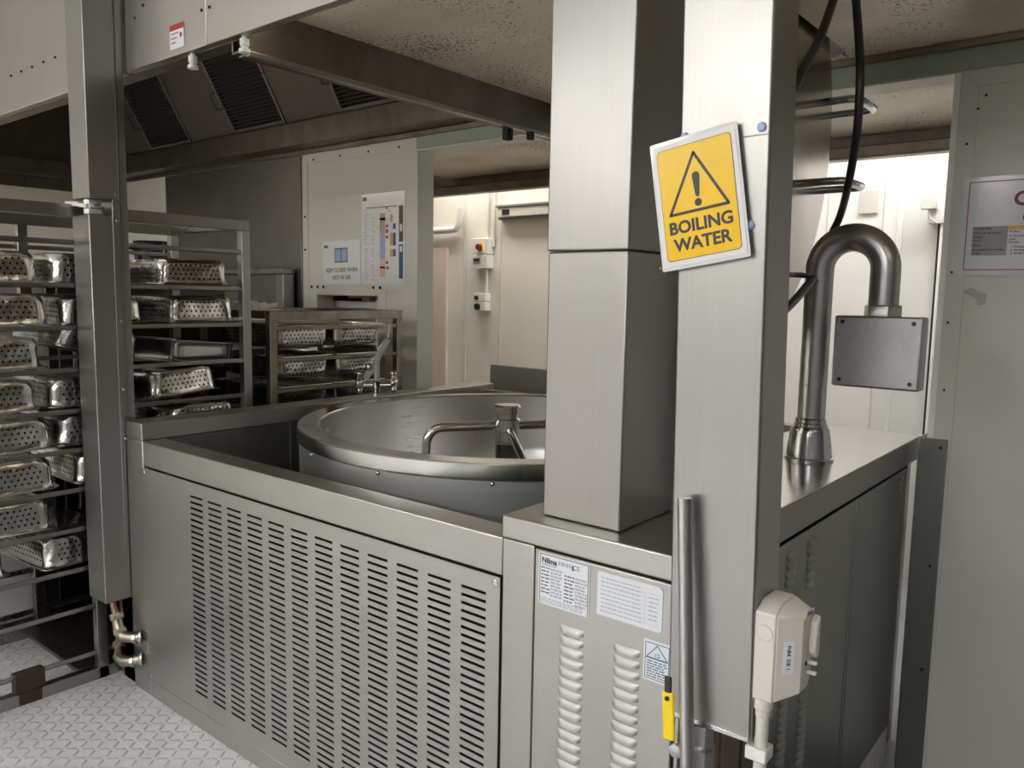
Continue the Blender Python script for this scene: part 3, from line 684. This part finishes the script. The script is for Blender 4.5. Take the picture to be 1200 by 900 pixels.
MB().tube([(-2.985,1.29,1.785),(-2.985,1.262,1.785)], .011, 10).bar((-2.985,1.262,1.784),(-3.03,1.258,1.790),.014,.004,(0,1,0)).bar((-3.025,1.258,1.792),(-3.125,1.256,1.798),.016,.006,(0,1,0)).build('valve_lever', 'white', pp, bev=.002)
# pipes into the enclosure
P1 = MB().tube([(-2.975,1.30,.40),(-2.965,1.30,.32),(-2.945,1.30,.275)], .013, 12).build('copper_pipe', 'copper', pp)
def fitting(pts, r, parent, mat='brass'):
    m_ = MB().tube(pts, r, 14)
    return m_
e = MB().tube([(-2.947,1.30,.285),(-2.935,1.30,.25),(-2.922,1.30,.222),(-2.9,1.305,.21),(-2.86,1.325,.212),(-2.84,1.345,.215)], [.018,.019,.021,.021,.019,.019], 14)
e.lathe([(.023,0),(.025,.004),(.025,.02),(.022,.024)], (-2.948,1.30,.29), Vector((.013,0,-.03)), 8).lathe([(.024,0),(.024,.018)], (-2.925,1.30,.236), Vector((.013,0,-.03)), 8).lathe([(.023,0),(.023,.012)], (-2.862,1.325,.212), Vector((.5,.35,.03)), 8)
e.build('pipe_elbow', 'brass', pp)
e = MB().tube([(-3.0,1.335,.175),(-2.965,1.315,.135),(-2.94,1.305,.118),(-2.91,1.305,.112),(-2.87,1.32,.12),(-2.84,1.345,.13)], [.016,.018,.021,.021,.019,.019], 14)
e.lathe([(.023,0),(.024,.003),(.024,.018),(.021,.02)], (-2.985,1.325,.158), Vector((.035,-.02,-.04)), 8).lathe([(.024,0),(.024,.016)], (-2.95,1.308,.122), Vector((.03,-.01,-.016)), 8).lathe([(.023,0),(.023,.012)], (-2.872,1.319,.119), Vector((.5,.35,.1)), 8)
e.build('pipe_elbow', 'brass', pp)
for z, x in ((.215,-2.845),(.13,-2.845)):
    MB().lathe([(.026,0),(.026,.008),(.02,.012)], (x,1.346,z), (-.6,-.7,0), 16).build('collar', 'fitting', pp)
MB().box(-3.05, -2.93, 1.37, 1.376, .0, .36).build('lower_plate', 'darkplate', pp)

# ------------------------------------------------------------------ racks
def frame_rack(name, label, mat, x1, x0, ys, ztop, levels, tube=.038, group=None, base=0.0):
    r = thing(name, label, 'rack', ((x0+x1)/2, (ys[0]+ys[-1])/2, 0), group)
    t = tube
    for y in ys:
        for x in (x1, x0):
            MB().box(x-t/2, x+t/2, y-t/2, y+t/2, base, ztop-t*1.16).build('post', mat, r, bev=.002)
    for x in (x1, x0):
        MB().box(x-t/2, x+t/2, ys[0]-t/2, ys[-1]+t/2, ztop-t*1.15, ztop).build('top_rail', mat, r, bev=.002)
        MB().box(x-t/2, x+t/2, ys[0]+t/2, ys[-1]-t/2, base+.0, base+.045).build('bottom_rail', mat, r, bev=.002)
    for y in (ys[0], ys[-1]):
        MB().box(x0+t/2, x1-t/2, y-t/2, y+t/2, ztop-t, ztop).build('top_rail', mat, r, bev=.002)
        MB().box(x0+t/2, x1-t/2, y-t/2, y+t/2, base, base+.03).build('bottom_rail', mat, r, bev=.002)
    for z in levels:
        for x, s in ((x1, 1), (x0, -1)):
            MB().box(x-.012 if s > 0 else x-.012, x+.012, ys[0]+t/2, ys[-1]-t/2, z-.018, z-.014).box(x+s*.009-.003, x+s*.009+.003, ys[0]+t/2, ys[-1]-t/2, z-.018, z).build('shelf_rail', mat, r, bev=.001)
    return r
RX1, RX0 = -3.085, -3.68
LV = [1.668, 1.512, 1.360, 1.205, 1.054, .908, .758, .609, .454, .299, .115]
rk = frame_rack('tray_rack', 'tall stainless tray rack full of upturned perforated pans', 'rack', RX1, RX0, (.63, 1.3, 1.952), 1.793, LV)
MB().box(RX0+.03,RX1-.02,1.22,1.93,.03,.045).build('base_tray', 'hood', rk, bev=.002)
MB().box(-3.10,-3.06,.99,1.09,.05,.12).box(-3.09,-3.065,1.0,1.08,.0,.05).build('castor_bracket', 'rust', rk, bev=.004)
SX1, SX0 = -3.075, -3.65
SLV = [1.338, 1.195, 1.056, .915, .77]
rk2 = frame_rack('tray_rack', 'low worn tray rack of perforated pans against the poster wall', 'rack_old', SX1, SX0, (2.075, 2.83), 1.408, SLV, .036)

# perforated pan (built flange down, floor of the pan up)
def pan_mesh(seed, solid=False, dent=1.0):
    rd = random.Random(seed)
    loops = [(.265,.1625,.028,.0),(.265,.1625,.028,.004),(.253,.1515,.034,.0045),(.2495,.149,.037,.012),(.2475,.1475,.039,.03),(.246,.1465,.04,.054),(.2445,.1455,.041,.076),(.2425,.1435,.043,.092),(.235,.136,.045,.104),(.217,.116,.042,.109)]
    bm = bmesh.new(); uvl = bm.loops.layers.uv.new('UVMap')
    rings = []; 
    NS, NL, NC = 7, 11, 6
    for (hx, hy, rr, z) in loops:
        pts = []
        cs = [(hx-rr,hy-rr,0),(-hx+rr,hy-rr,PI/2),(-hx+rr,-hy+rr,PI),(hx-rr,-hy+rr,1.5*PI)]
        for ci, (cx_, cy_, a0) in enumerate(cs):
            for i in range(NC+1):
                a = a0+PI/2*i/NC; pts.append((cx_+rr*math.cos(a), cy_+rr*math.sin(a), 'c', ci))
            nx, ny, na = cs[(ci+1)%4]; ea = a0+PI/2
            p = (cx_+rr*math.cos(ea), cy_+rr*math.sin(ea)); q = (nx+rr*math.cos(na), ny+rr*math.sin(na))
            N = NL if ci in (0,2) else NS
            for i in range(1, N): pts.append((p[0]+(q[0]-p[0])*i/N, p[1]+(q[1]-p[1])*i/N, 's', ci))
        rings.append((pts, z))
    dents = []
    for ci, (sx, sy) in enumerate(((1,1),(-1,1),(-1,-1),(1,-1))):
        for _ in range(3):
            if rd.random() < .6:
                dents.append((Vector((sx*(.235-rd.uniform(0,.05)), sy*(.13-rd.uniform(0,.05)), rd.uniform(.02,.09))), rd.uniform(.022,.045), rd.uniform(.005,.017)*dent))
    vr = []
    for pts, z in rings:
        row = []
        for x, y, k, ci in pts:
            p = Vector((x,y,z))
            for c, rad, dep in dents:
                d = (p-c).length
                if d < rad*1.6 and z > .006:
                    p -= Vector((x/.24, y/.135, .25)).normalized()*dep*math.exp(-(d/rad)**2*1.4)*(1+.5*math.sin(d*260+seed))
            if z > .006: p += noise.noise_vector(p*14+Vector((seed*3.1,0,0)))*.0025*dent
            row.append(bm.verts.new(p))
        vr.append(row)
    n = len(vr[0])
    per = [0.0]
    base = rings[4][0]
    for i in range(n):
        a, b = base[i], base[(i+1)%n]; per.append(per[-1]+math.hypot(b[0]-a[0], b[1]-a[1]))
    for li in range(len(vr)-1):
        z0, z1 = rings[li][1], rings[li+1][1]
        for i in range(n):
            j = (i+1)%n
            f = bm.faces.new((vr[li][i], vr[li][j], vr[li+1][j], vr[li+1][i])); f.smooth = True
            hole = (not solid) and 3 <= li <= 6 and (base[i][2] == 's' or base[j][2] == 's')
            for lp in f.loops:
                if hole:
                    v_ = lp.vert; idx = i if v_ in (vr[li][i], vr[li+1][i]) else i+1
                    lp[uvl].uv = (per[idx], z0 if v_ in vr[li] else z1)
                else: lp[uvl].uv = (0, 0)
    bm.faces.new(vr[-1]).smooth = True
    bmesh.ops.recalc_face_normals(bm, faces=bm.faces[:])
    me = D.meshes.new('perforated_pan'); bm.to_mesh(me); bm.free()
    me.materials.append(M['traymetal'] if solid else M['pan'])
    me.set_sharp_from_angle(angle=math.radians(40))
    return me
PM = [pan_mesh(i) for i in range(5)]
PS = pan_mesh(11, True, .15)
def pan(mesh, loc, rz=0, rx=0, ry=0, label='', group='perforated pans on the tall rack', name='perforated_pan'):
    o = D.objects.new(name, mesh); COL.objects.link(o)
    o.location = loc; o.rotation_euler = (math.radians(rx), math.radians(ry), math.radians(rz))
    s = o.modifiers.new('sheet', 'SOLIDIFY'); s.thickness = .0012; s.offset = -1
    return tag(o, label, 'pan', group)
ORD = ['top', 'second', 'third', 'fourth', 'fifth', 'sixth', 'seventh', 'eighth', 'ninth']
PXc = -3.39
# column A: left of the pipe post (front edge flush with the rail)
for lv, yr in ((1,1.135),(2,1.165),(3,1.13),(4,1.11),(5,1.15),(6,1.155),(7,1.145)):
    rz = random.uniform(-3, 3)
    pan(PM[lv%5], (PXc, yr-.115, LV[lv]+.001), rz, 0, 0, f'upturned perforated pan on {ORD[lv-1]} loaded shelf, left of the pipe housing post')
for lv, yl, kw in ((1,1.19,{}),(2,1.235,{}),(3,1.20,{'rx':-14}),(4,1.18,{}),(5,1.20,{}),(6,1.25,{}),(8,1.10,{'rz':5})):
    z = LV[lv]+.001 + (.04 if 'rx' in kw else 0)
    pan(PM[(lv+2)%5], (PXc, yl+.163, z), kw.get('rz', random.uniform(-3,3)), kw.get('rx',0), 0,
        f'upturned perforated pan on {ORD[lv-1]} loaded shelf, half hidden behind pipe housing post')
pan(PM[3], (PXc+.005, 1.785, LV[1]+.001), -6, 0, 0, 'upturned perforated pan on the top loaded shelf, next to the rack end post')
pan(PM[1], (PXc, 1.79, LV[2]+.001), 2, 0, 0, 'upturned perforated pan on the second loaded shelf, next to the rack end post')
pan(PS, (PXc+.005, 1.785, LV[3]+.075), 3, 180-5, 0, 'plain solid steel pan hanging tilted in the third loaded shelf', 'solid pan on the tall rack', 'solid_pan')
pan(PM[2], (PXc+.01, 1.69, LV[4]+.012), 4, 4, 0, 'dented perforated pan tipped up askew on the fourth loaded shelf by the end post')
pan(PM[4], (PXc, 1.785, LV[5]+.001), 1, 0, 0, 'upturned perforated pan just showing above the kettle ledge by the end post')
for lv in (6,7):
    pan(PM[lv%5], (PXc, 1.75, LV[lv]+.001), 1, 0, 0, f'upturned perforated pan on the {ORD[lv-1]} loaded shelf, low behind the kettle ledge')
# dark tray low behind column A / B
tr = pan(PS, (PXc-.02, .85, LV[8]+.02), 5, 0, 5, 'dark tilted solid pan hanging out of the eighth loaded shelf', 'solid pan on the tall rack', 'solid_pan')
# low rack: pans hang by their flanges
for i, z in enumerate(SLV[:4]):
    for j, y in enumerate((2.285, 2.62)):
        pan(PM[(2*i+j+1)%5], (-3.365, y, z+.004), random.uniform(-2,2), 180, 0,
            f'upright perforated pan, {ORD[i]} shelf of low rack, {("end nearer the tall rack", "end nearer the tap")[j]}', 'perforated pans on the low rack')
o = MB().box(-3.60,-3.12,2.16,2.50,1.345,1.349).box(-3.60,-3.12,2.16,2.165,1.349,1.362).box(-3.60,-3.12,2.495,2.5,1.349,1.362).box(-3.125,-3.12,2.165,2.495,1.349,1.362).box(-3.60,-3.595,2.165,2.495,1.349,1.362).build('white_tray', 'white', None, bev=.003)
tag(o, 'shallow white plastic tray inside the top of the low rack', 'tray')
sc_ = thing('plastic_scoop', 'white plastic scoop lying on the corner of the low rack', 'scoop', (-3.20, 2.12, 1.409))
MB().prism([(-3.25,2.07,1.409),(-3.16,2.07,1.409),(-3.16,2.20,1.409),(-3.25,2.20,1.409)], (0,0,.004)).prism([(-3.25,2.07,1.413),(-3.246,2.07,1.413),(-3.246,2.17,1.425),(-3.25,2.17,1.425)], (0,0,.02)).prism([(-3.164,2.07,1.413),(-3.16,2.07,1.413),(-3.16,2.17,1.425),(-3.164,2.17,1.425)], (0,0,.02)).prism([(-3.25,2.07,1.413),(-3.16,2.07,1.413),(-3.16,2.064,1.45),(-3.25,2.064,1.45)], (0,.004,0)).build('blade', 'white', sc_)
MB().tube([(-3.205,2.07,1.43),(-3.21,2.02,1.44),(-3.22,1.985,1.447)], .01, 10).build('grip', 'white', sc_)

# ------------------------------------------------------------------ things behind the racks
rg = thing('catering_range', 'dark stainless catering range standing against the splashback', 'range', (-5.1, 2.7, 0))
MB().box(-5.75, -4.28, 2.35, 3.03, .12, .92).build('body', 'ovendark', rg, bev=.006)
MB().box(-5.77, -4.26, 2.33, 3.035, .92, .95).build('hob_top', 'hood', rg, bev=.004)
MB().box(-5.77, -4.26, 2.98, 3.036, .95, 1.60).build('upstand', 'splash', rg, bev=.004)
MB().box(-5.77, -4.22, 2.93, 3.03, 1.60, 1.635).box(-4.30,-4.22,2.94,3.02,.95,1.60).build('gantry_rail', 'rack', rg, bev=.004)
for i in range(2):
    MB().box(-5.70+i*.72, -5.03+i*.72, 2.335, 2.352, .2, .78).build('oven_door', 'ovendark', rg, bev=.004)
    MB().tube([(-5.65+i*.72,2.31,.73),(-5.08+i*.72,2.31,.73)], .012, 10).build('oven_handle', 'rack', rg)
for x in (-5.65,-4.4):
    for y in (2.45,2.95): MB().tube([(x,y,0),(x,y,.13)], .025, 10).build('leg', 'rack', rg)
ov = thing('upright_oven', 'dark upright oven seen through the tall rack', 'oven', (-4.15, 1.85, 0))
MB().box(-4.55,-3.78,1.42,2.28,.012,1.62).build('body', 'ovendark', ov, bev=.006)
MB().box(-3.779,-3.766,1.46,2.24,.2,1.56).build('door', 'ovendark', ov, bev=.006)
MB().tube([(-3.766,1.52,.5),(-3.75,1.52,.52),(-3.75,1.52,1.28),(-3.766,1.52,1.3)], .01, 10).build('handle', 'rack', ov)
for x in (-4.5,-3.85):
    for y in (1.48,2.22): MB().tube([(x,y,0),(x,y,.02)], .03, 8).build('leg', 'rack', ov)
pot = thing('glossy_pot', 'small glossy black pot on top of the dark upright oven', 'pot', (-3.95, 1.99, 1.62))
MB().lathe([(.075,0),(.085,.01),(.088,.10),(.092,.105),(.086,.11),(.08,.02),(.01,.015)], (-3.95,1.99,1.6205), seg=28).build('bowl', 'enamel', pot)
MB().tube([(-3.95,1.90,1.69),(-3.95,1.86,1.695),(-3.95,1.84,1.72)], .008, 8).build('handle', 'enamel', pot)
o = MB().box(-4.05,-3.93,1.70,1.79,1.621,1.70).build('white_carton', 'white', None, bev=.004)
tag(o, 'small white carton on top of the dark upright oven', 'carton')
fz = thing('chest_freezer', 'white chest freezer glimpsed low through the tall rack', 'freezer', (-4.2, .9, 0))
MB().box(-4.6,-3.78,.2,1.32,.04,.55).build('body', 'white', fz, bev=.012)
MB().box(-4.61,-3.77,.19,1.33,.555,.62).build('lid', 'white', fz, bev=.012)
MB().box(-3.769,-3.75,.7,.9,.53,.57).build('handle', 'fitting', fz, bev=.004)
o = MB().tube([(-3.85,1.37,0),(-3.85,1.37,1.6)], .022, 14).build('red_pipe', 'red', None)
tag(o, 'thin red vertical pipe standing behind the tall rack', 'pipe')
cu = thing('white_cupboard', 'white upright cupboard glimpsed behind the tall rack', 'cupboard', (-6.5, .9, 0))
MB().box(-6.9,-6.2,.1,1.35,.0,1.75).build('body', 'white', cu, bev=.006)
for y in (.12,.735): MB().box(-6.199,-6.185,y,y+.6,.06,1.72).build('door', 'white', cu, bev=.004)

# ------------------------------------------------------------------ posters on the poster wall
P2 = basis((-3.4325, WY0-.0012, 1.797), (1,0,0), (0,0,1))
ch = thing('wall_chart', 'tall laminated wall chart with coloured columns', 'poster', mw=P2)
MB().box(-.178,.178,-.252,.252,0,.0012).build('sheet', 'paper', ch, mw=LOCAL, smooth=0)
mb = MB(); z0 = .0012
def cell(x0, x1, y0, y1, m): mb.box(x0, x1, y0, y1, z0, z0+.0005, m=m)
MATS = ['black','tan','lav','peach','orange','navy','red','olive','teal','inkblue','ink']
cell(-.14,.12,.172,.176,0); cell(-.17,-.135,.215,.235,10)
for i in range(26): cell(-.075,.0,.188+(0 if i else 0)-.0,.189,10) if i == 0 else None
rr_ = random.Random(5)
for i in range(30):
    y = .16-i*.0135
    for (a, b_) in ((-.165,-.115),(-.10,-.06),(-.055,-.035)):
        if rr_.random() < .8: cell(a+rr_.uniform(0,.01), b_-rr_.uniform(0,.02), y, y+.004, 9)
cell(-.025,.02,.03,.14,1); cell(-.025,.02,.10,.115,3); cell(-.025,.02,-.11,.03,2); cell(-.025,.02,-.21,-.11,3); cell(-.025,.02,-.165,-.155,1)
for y0_, y1_ in ((.06,.075),(.03,.05),(.0,.015),(-.14,-.125)): cell(.025,.045,y0_,y1_,6)
for y0_, y1_ in ((.09,.13),(-.04,.03),(-.1,-.06)): cell(.06,.082,y0_,y1_,4)
for y0_, y1_ in ((.05,.08),(-.04,.03),(-.1,-.06)): cell(.084,.106,y0_,y1_,5)
cell(.03,.05,-.17,-.155,10); cell(.028,.042,.16,.175,6); cell(.045,.06,.145,.155,1)
cell(.132,.165,-.02,.175,7); cell(.132,.165,-.222,-.035,8)
for i in range(14): cell(-.17,.12,.168-i*.029,.1684-i*.029,9)
mb.build('printed_columns', MATS, ch, mw=LOCAL, smooth=0)
MB().box(.14,.158,.035,.075,.0017,.002).box(.14,.158,-.075,-.045,.0017,.002).build('bottle_gap', 'paper', ch, mw=LOCAL, smooth=0)
P1 = basis((-3.797, WY0-.0012, 1.669), (1,.0,.02), (-.02,0,1))
kc = thing('notice', 'white keep closed notice with a blue window drawing', 'poster', mw=P1)
MB().box(-.172,.172,-.128,.128,0,.0012).build('sheet', 'paper', kc, mw=LOCAL, smooth=0)
mb = MB().text('KEEP CLOSED WHEN', .033, 0, -.055, .0013, 'CENTER', 0, .0009, .92).text('NOT IN USE', .033, .0, -.098, .0013, 'CENTER', 0, .0009, .92)
mb.box(-.06,.06,.0,.085,.0012,.0016,m=0).box(-.053,-.004,.008,.077,.0016,.0019,m=1).box(.004,.053,.008,.077,.0016,.0019,m=1).box(-.16,-.12,.088,.105,.0012,.0015,m=2)
mb.build('lettering', ['ink', plain('window_blue',(.32,.5,.72),.4), 'ink'], kc, mw=LOCAL, smooth=0)

# sign on the right wall
PS_ = basis((-.56, WY0-.0055, 1.588), (1,0,0), (0,0,1))
cs = thing('control_sign', 'laminated red bordered sign with a table on the right wall panel', 'sign', mw=PS_)
MB().box(0,.44,0,.321,0,.0015).build('sheet', 'paper_lilac', cs, mw=LOCAL, smooth=0)
mb = MB()
for a in ((.018,.43,.303,.3065),(.018,.0215,.02,.3065),(.018,.43,.018,.0215)): mb.box(*a, .0015,.002)
mb.build('border', 'pinkred', cs, mw=LOCAL, smooth=0)
mb = MB().text('CO', .062, .148, .225, .0016, 'LEFT', 0, .0022).text('C', .042, .176, .172, .0016, 'LEFT', 0, .0016)
mb.build('heading', 'darkred', cs, mw=LOCAL, smooth=0)
mb = MB().box(.038,.139,.066,.16,.0015,.0018,m=0).box(.139,.43,.147,.16,.0015,.0018,m=1)
rows = ['Critical limit','What do we check?','When?','How?','Who?','Immediate Corrective','Action']
for i, t_ in enumerate(rows):
    mb.text(t_, .0098, .042, (.151,.136,.123,.112,.096,.082,.0705)[i], .0019, 'LEFT', 2, .0002)
for i, t_ in enumerate(['Product','At the end of the','With','Process','1. Product','2. Process','3. Notify Production']):
    mb.text(t_, .0092, .143 if i < 4 else .15, (.139,.125,.114,.105,.090,.0795,.0695)[i], .0016, 'LEFT', 2, .0002)
mb.build('table', ['greycell','orange','black'], cs, mw=LOCAL, smooth=0)
# tape residue below the sign and corner guard
o = MB().prism([(-.545,WY0-.0003,1.535),(-.515,WY0-.0003,1.55),(-.465,WY0-.0003,1.525),(-.47,WY0-.0003,1.495),(-.49,WY0-.0003,1.49),(-.5,WY0-.0003,1.515)], (0,-.0006,0)).build('tape_residue', plain('old_tape',(.5,.49,.43),.25,0,.2,None,.3), None)
tag(o, 'scrap of old tape residue below the red bordered sign', 'tape')
cg = thing('corner_guard', 'dark steel corner guard strip between the kettle unit and right wall', 'guard', (-.6, 3.0, 0))
MB().box(-.632, -.545, 3.036, 3.0445, ZF, 1.03).box(-.636,-.631,3.036,3.2,ZF,1.03).build('strip', 'encl_side', cg, bev=.002)
each('screw', 'dark', cg, [(-.565,3.035,1.0),(-.57,3.035,.58),(-.57,3.035,.2)], .005)

# ------------------------------------------------------------------ far room
WB = YF
iso2 = thing('isolator_box', 'white isolator box with red rotary knob on the far cream wall', 'switch', (-4.57, WB-.05, 1.84))
MB().box(-4.685,-4.50,WB-.09,WB,1.835,1.97).box(-4.685,-4.50,WB-.09,WB,1.715,1.83).build('case', 'white', iso2, bev=.006)
MB().box(-4.60,-4.545,WB-.094,WB-.09,1.865,1.93).build('yellow_plate', 'tagyellow', iso2, bev=.002)
MB().lathe([(.028,0),(.026,.03)], (-4.578,WB-.094,1.895), (0,-1,0), 16).build('knob', 'darkred', iso2)
MB().box(-4.655,-4.57,WB-.094,WB-.09,1.755,1.805).box(-4.645,-4.58,WB-.096,WB-.094,1.775,1.798,m=1).build('display', ['greycell','black'], iso2, bev=.002)
sw2 = thing('switch_box', 'small white switch box with two black knobs below the isolator box', 'switch', (-4.59, WB-.04, 1.43))
MB().box(-4.665,-4.53,WB-.07,WB,1.43,1.505).box(-4.665,-4.53,WB-.07,WB,1.355,1.428).build('case', 'white', sw2, bev=.005)
MB().lathe([(.02,0),(.018,.02)], (-4.625,WB-.07,1.465), (0,-1,0), 14).build('knob', 'rubber', sw2)
MB().lathe([(.03,0),(.028,.02)], (-4.615,WB-.07,1.39), (0,-1,0), 14).build('knob', 'rubber', sw2)
o = MB().tube([(-4.56,WB-.02,1.97),(-4.56,WB-.02,ZC)], .014, 10).tube([(-4.49,WB-.02,1.9),(-4.49,WB-.02,ZC)], .014, 10).tube([(-4.56,WB-.02,1.5),(-4.56,WB-.02,1.72)], .014, 10).build('conduit', 'white', None)
tag(o, 'pair of thin white conduits running up from the isolator box', 'conduit')
o = MB().tube([(-5.3,WB-.06,2.055),(-4.93,WB-.06,2.055),(-4.89,WB-.06,2.06),(-4.865,WB-.06,2.085),(-4.85,WB-.06,2.14),(-4.83,WB-.06,2.235)], .03, 14).build('waste_pipe', 'white', None, smooth=60)
tag(o, 'white bent waste pipe on the far cream wall', 'pipe')
lf = thing('wall_light', 'grey linear light fitting high on the far cream wall', 'light fitting', (-4.1, WB-.05, 2.2))
MB().box(-4.395,-3.2,WB-.09,WB,2.135,2.215).build('body', 'offwhite', lf, bev=.006)
MB().box(-4.41,-3.2,WB-.10,WB,2.216,2.235).box(-4.41,-3.2,WB-.06,WB,2.118,2.133).build('rim', 'greycell', lf, bev=.003)
MB().box(-4.34,-4.26,WB-.095,WB-.09,2.155,2.195).build('end_switch', 'rubber', lf, bev=.006)
# wall seams and cold room door frame edges (setting)
t = MB()
for x in (-4.845,-4.82,-4.42,-2.2,-1.385,-1.72): t.box(x-.004,x+.004,WB-.004,WB,ZF,ZC)
struct(t.build('trim_7', 'offwhite', smooth=0))
struct(MB().box(-5.6,-5.03,WB-.03,WB,ZF,1.9).build('door_1', 'pink', bev=.004))
struct(MB().box(-1.30,-1.27,WB-.02,WB,ZF,ZC).box(-1.125,-.9,WB-.06,WB,1.95,ZC).box(-1.06,-.9,WB-.05,WB,ZF,1.95).build('trim_8', 'whitewall', bev=.004))
struct(MB().box(-1.075,-1.062,WB-.03,WB,ZF,1.95).build('trim_9', 'dark', smooth=0))
fs = thing('fused_spur', 'small white fused spur with a cable on the far white wall', 'switch', (-1.10, WB-.05, 2.05))
MB().box(-1.16,-1.075,WB-.10,WB-.058,2.03,2.11).build('box', 'white', fs, bev=.005)
MB().tube([(-1.12,WB-.07,2.11),(-1.12,WB-.07,ZC)], .012, 8).tube([(-1.12,WB-.08,2.03),(-1.11,WB-.08,1.98),(-1.07,WB-.075,1.95)], .006, 8).build('cable', 'white', fs)
o = MB().box(-2.93,-2.0,3.40,3.42,.9,1.105).box(-2.93,-2.0,3.42,3.9,.88,.92).box(-2.93,-2.0,3.42,3.9,ZF,.88).build('far_counter', 'encl', None, bev=.004)
tag(o, 'stainless counter with upstand in the room beyond the kettle', 'counter')
gs = MB().box(-1.30,-1.285,4.9,4.905,1.3,1.33)
o = MB().box(-1.53,-1.42,WB-.012,WB,2.03,2.17).build('door_hinge_plate', 'offwhite', None, bev=.003); tag(o, 'small steel plate on the far white wall near the lid handle', 'plate')
gs.bm.free()
# hatch contents: white printer-like shelf unit beyond the hatch
hs = thing('shelf_unit', 'white shelf with dark clutter seen through the wall hatch', 'shelf', (-4.1, 3.35, ZF))
MB().box(-4.6,-3.67,3.2,3.5,1.40,1.44).box(-4.6,-3.67,3.2,3.5,1.18,1.21).box(-4.6,-3.65,3.49,3.51,ZF,1.9).box(-4.62,-4.6,3.2,3.5,ZF,1.9).box(-3.67,-3.65,3.2,3.5,ZF,1.9).build('carcass', 'white', hs, bev=.003)
for x in (-4.3,-4.12,-3.98,-3.75): MB().box(x,x+.07,3.22,3.3,1.44,1.455+.02*((x*10)%1)).build('dark_clip', 'rubber', hs, bev=.002)

# cables
def catmull(P, n=8):
    P = [Vector(p) for p in P]; out = []
    for i in range(len(P)-1):
        p0_, p1_, p2_, p3_ = P[max(i-1,0)], P[i], P[i+1], P[min(i+2,len(P)-1)]
        for k in range(n):
            t_ = k/n
            out.append(.5*((2*p1_)+(p2_-p0_)*t_+(2*p0_-5*p1_+4*p2_-p3_)*t_*t_+(3*p1_-p0_-3*p2_+p3_)*t_**3))
    return out+[P[-1]]
o = MB().tube(catmull([(-.725,2.32,2.345),(-.687,2.25,2.202),(-.662,2.2,2.101),(-.658,2.2,2.005),(-.675,2.25,1.919),(-.718,2.35,1.823),(-.781,2.5,1.753),(-.835,2.56,1.65),(-.85,2.565,1.4),(-.85,2.565,1.2),(-.85,2.565,1.012)]), .011, 14).build('black_cable', 'rubber', None, smooth=60)
tag(o, 'shiny black cable dropping from the hood behind the gooseneck arm', 'cable')
o = MB().tube(catmull([(-.795,2.377,2.345),(-.77,2.2,2.18),(-.745,2.0,2.035),(-.75,1.85,1.85),(-.76,1.80,1.6),(-.77,1.9,1.44),(-.785,2.1,1.47),(-.81,2.38,1.56)]), .012, 12).build('black_hose', 'rubber', None, smooth=60)
tag(o, 'black hose looping down behind the slim service column', 'hose')
o = MB().tube(catmull([(-.76,1.72,1.56),(-.80,2.0,1.565),(-.83,2.40,1.57)]), .008, 10).build('thin_hose', 'rubber', None)
tag(o, 'thin black hose running level behind the gooseneck pipe', 'hose')

# ------------------------------------------------------------------ lamps
def lamp(name, label, x, y, lx, ly, mat, zc=ZC):
    t_ = thing(name, label, 'ceiling light', (x, y, zc), 'ceiling lights')
    MB().box(x-lx/2-.02,x+lx/2+.02,y-ly/2-.02,y+ly/2+.02,zc-.03,zc).build('frame', 'white', t_, bev=.004)
    MB().box(x-lx/2,x+lx/2,y-ly/2,y+ly/2,zc-.036,zc-.031).build('diffuser', mat, t_, smooth=0)
for y, mt in ((-1.7,'lamp_a'),(-3.4,'lamp_b'),(-5.2,'lamp_c')):
    for x in (-4.6,-2.0,.6):
        lamp('ceiling_light', 'long white ceiling light of the front kitchen bay', x, y, 1.25, .3, mt)
for x, y, mt in ((-4.6,4.82,'lamp_warm'),(-2.6,4.82,'lamp_warm'),(-.9,4.82,'lamp_cool'),(.9,4.82,'lamp_cool')):
    lamp('ceiling_light', 'long white ceiling light of the room beyond the kettle', x, y, 1.3, .3, mt)

wd = D.worlds.new('world'); SC.world = wd; wd.use_nodes = True
wd.node_tree.nodes['Background'].inputs[0].default_value = (.8,.85,.9,1); wd.node_tree.nodes['Background'].inputs[1].default_value = .05
vs = SC.view_settings
vs.view_transform = 'Standard'; vs.look = 'None'; vs.gamma = 1; vs.use_curve_mapping = False; vs.exposure = 0.85
SC.cycles.use_denoising = True
SC.cycles.max_bounces = 10; SC.cycles.diffuse_bounces = 5; SC.cycles.glossy_bounces = 6; SC.cycles.transparent_max_bounces = 12
SC.cycles.caustics_reflective = True; SC.cycles.sample_clamp_indirect = 6
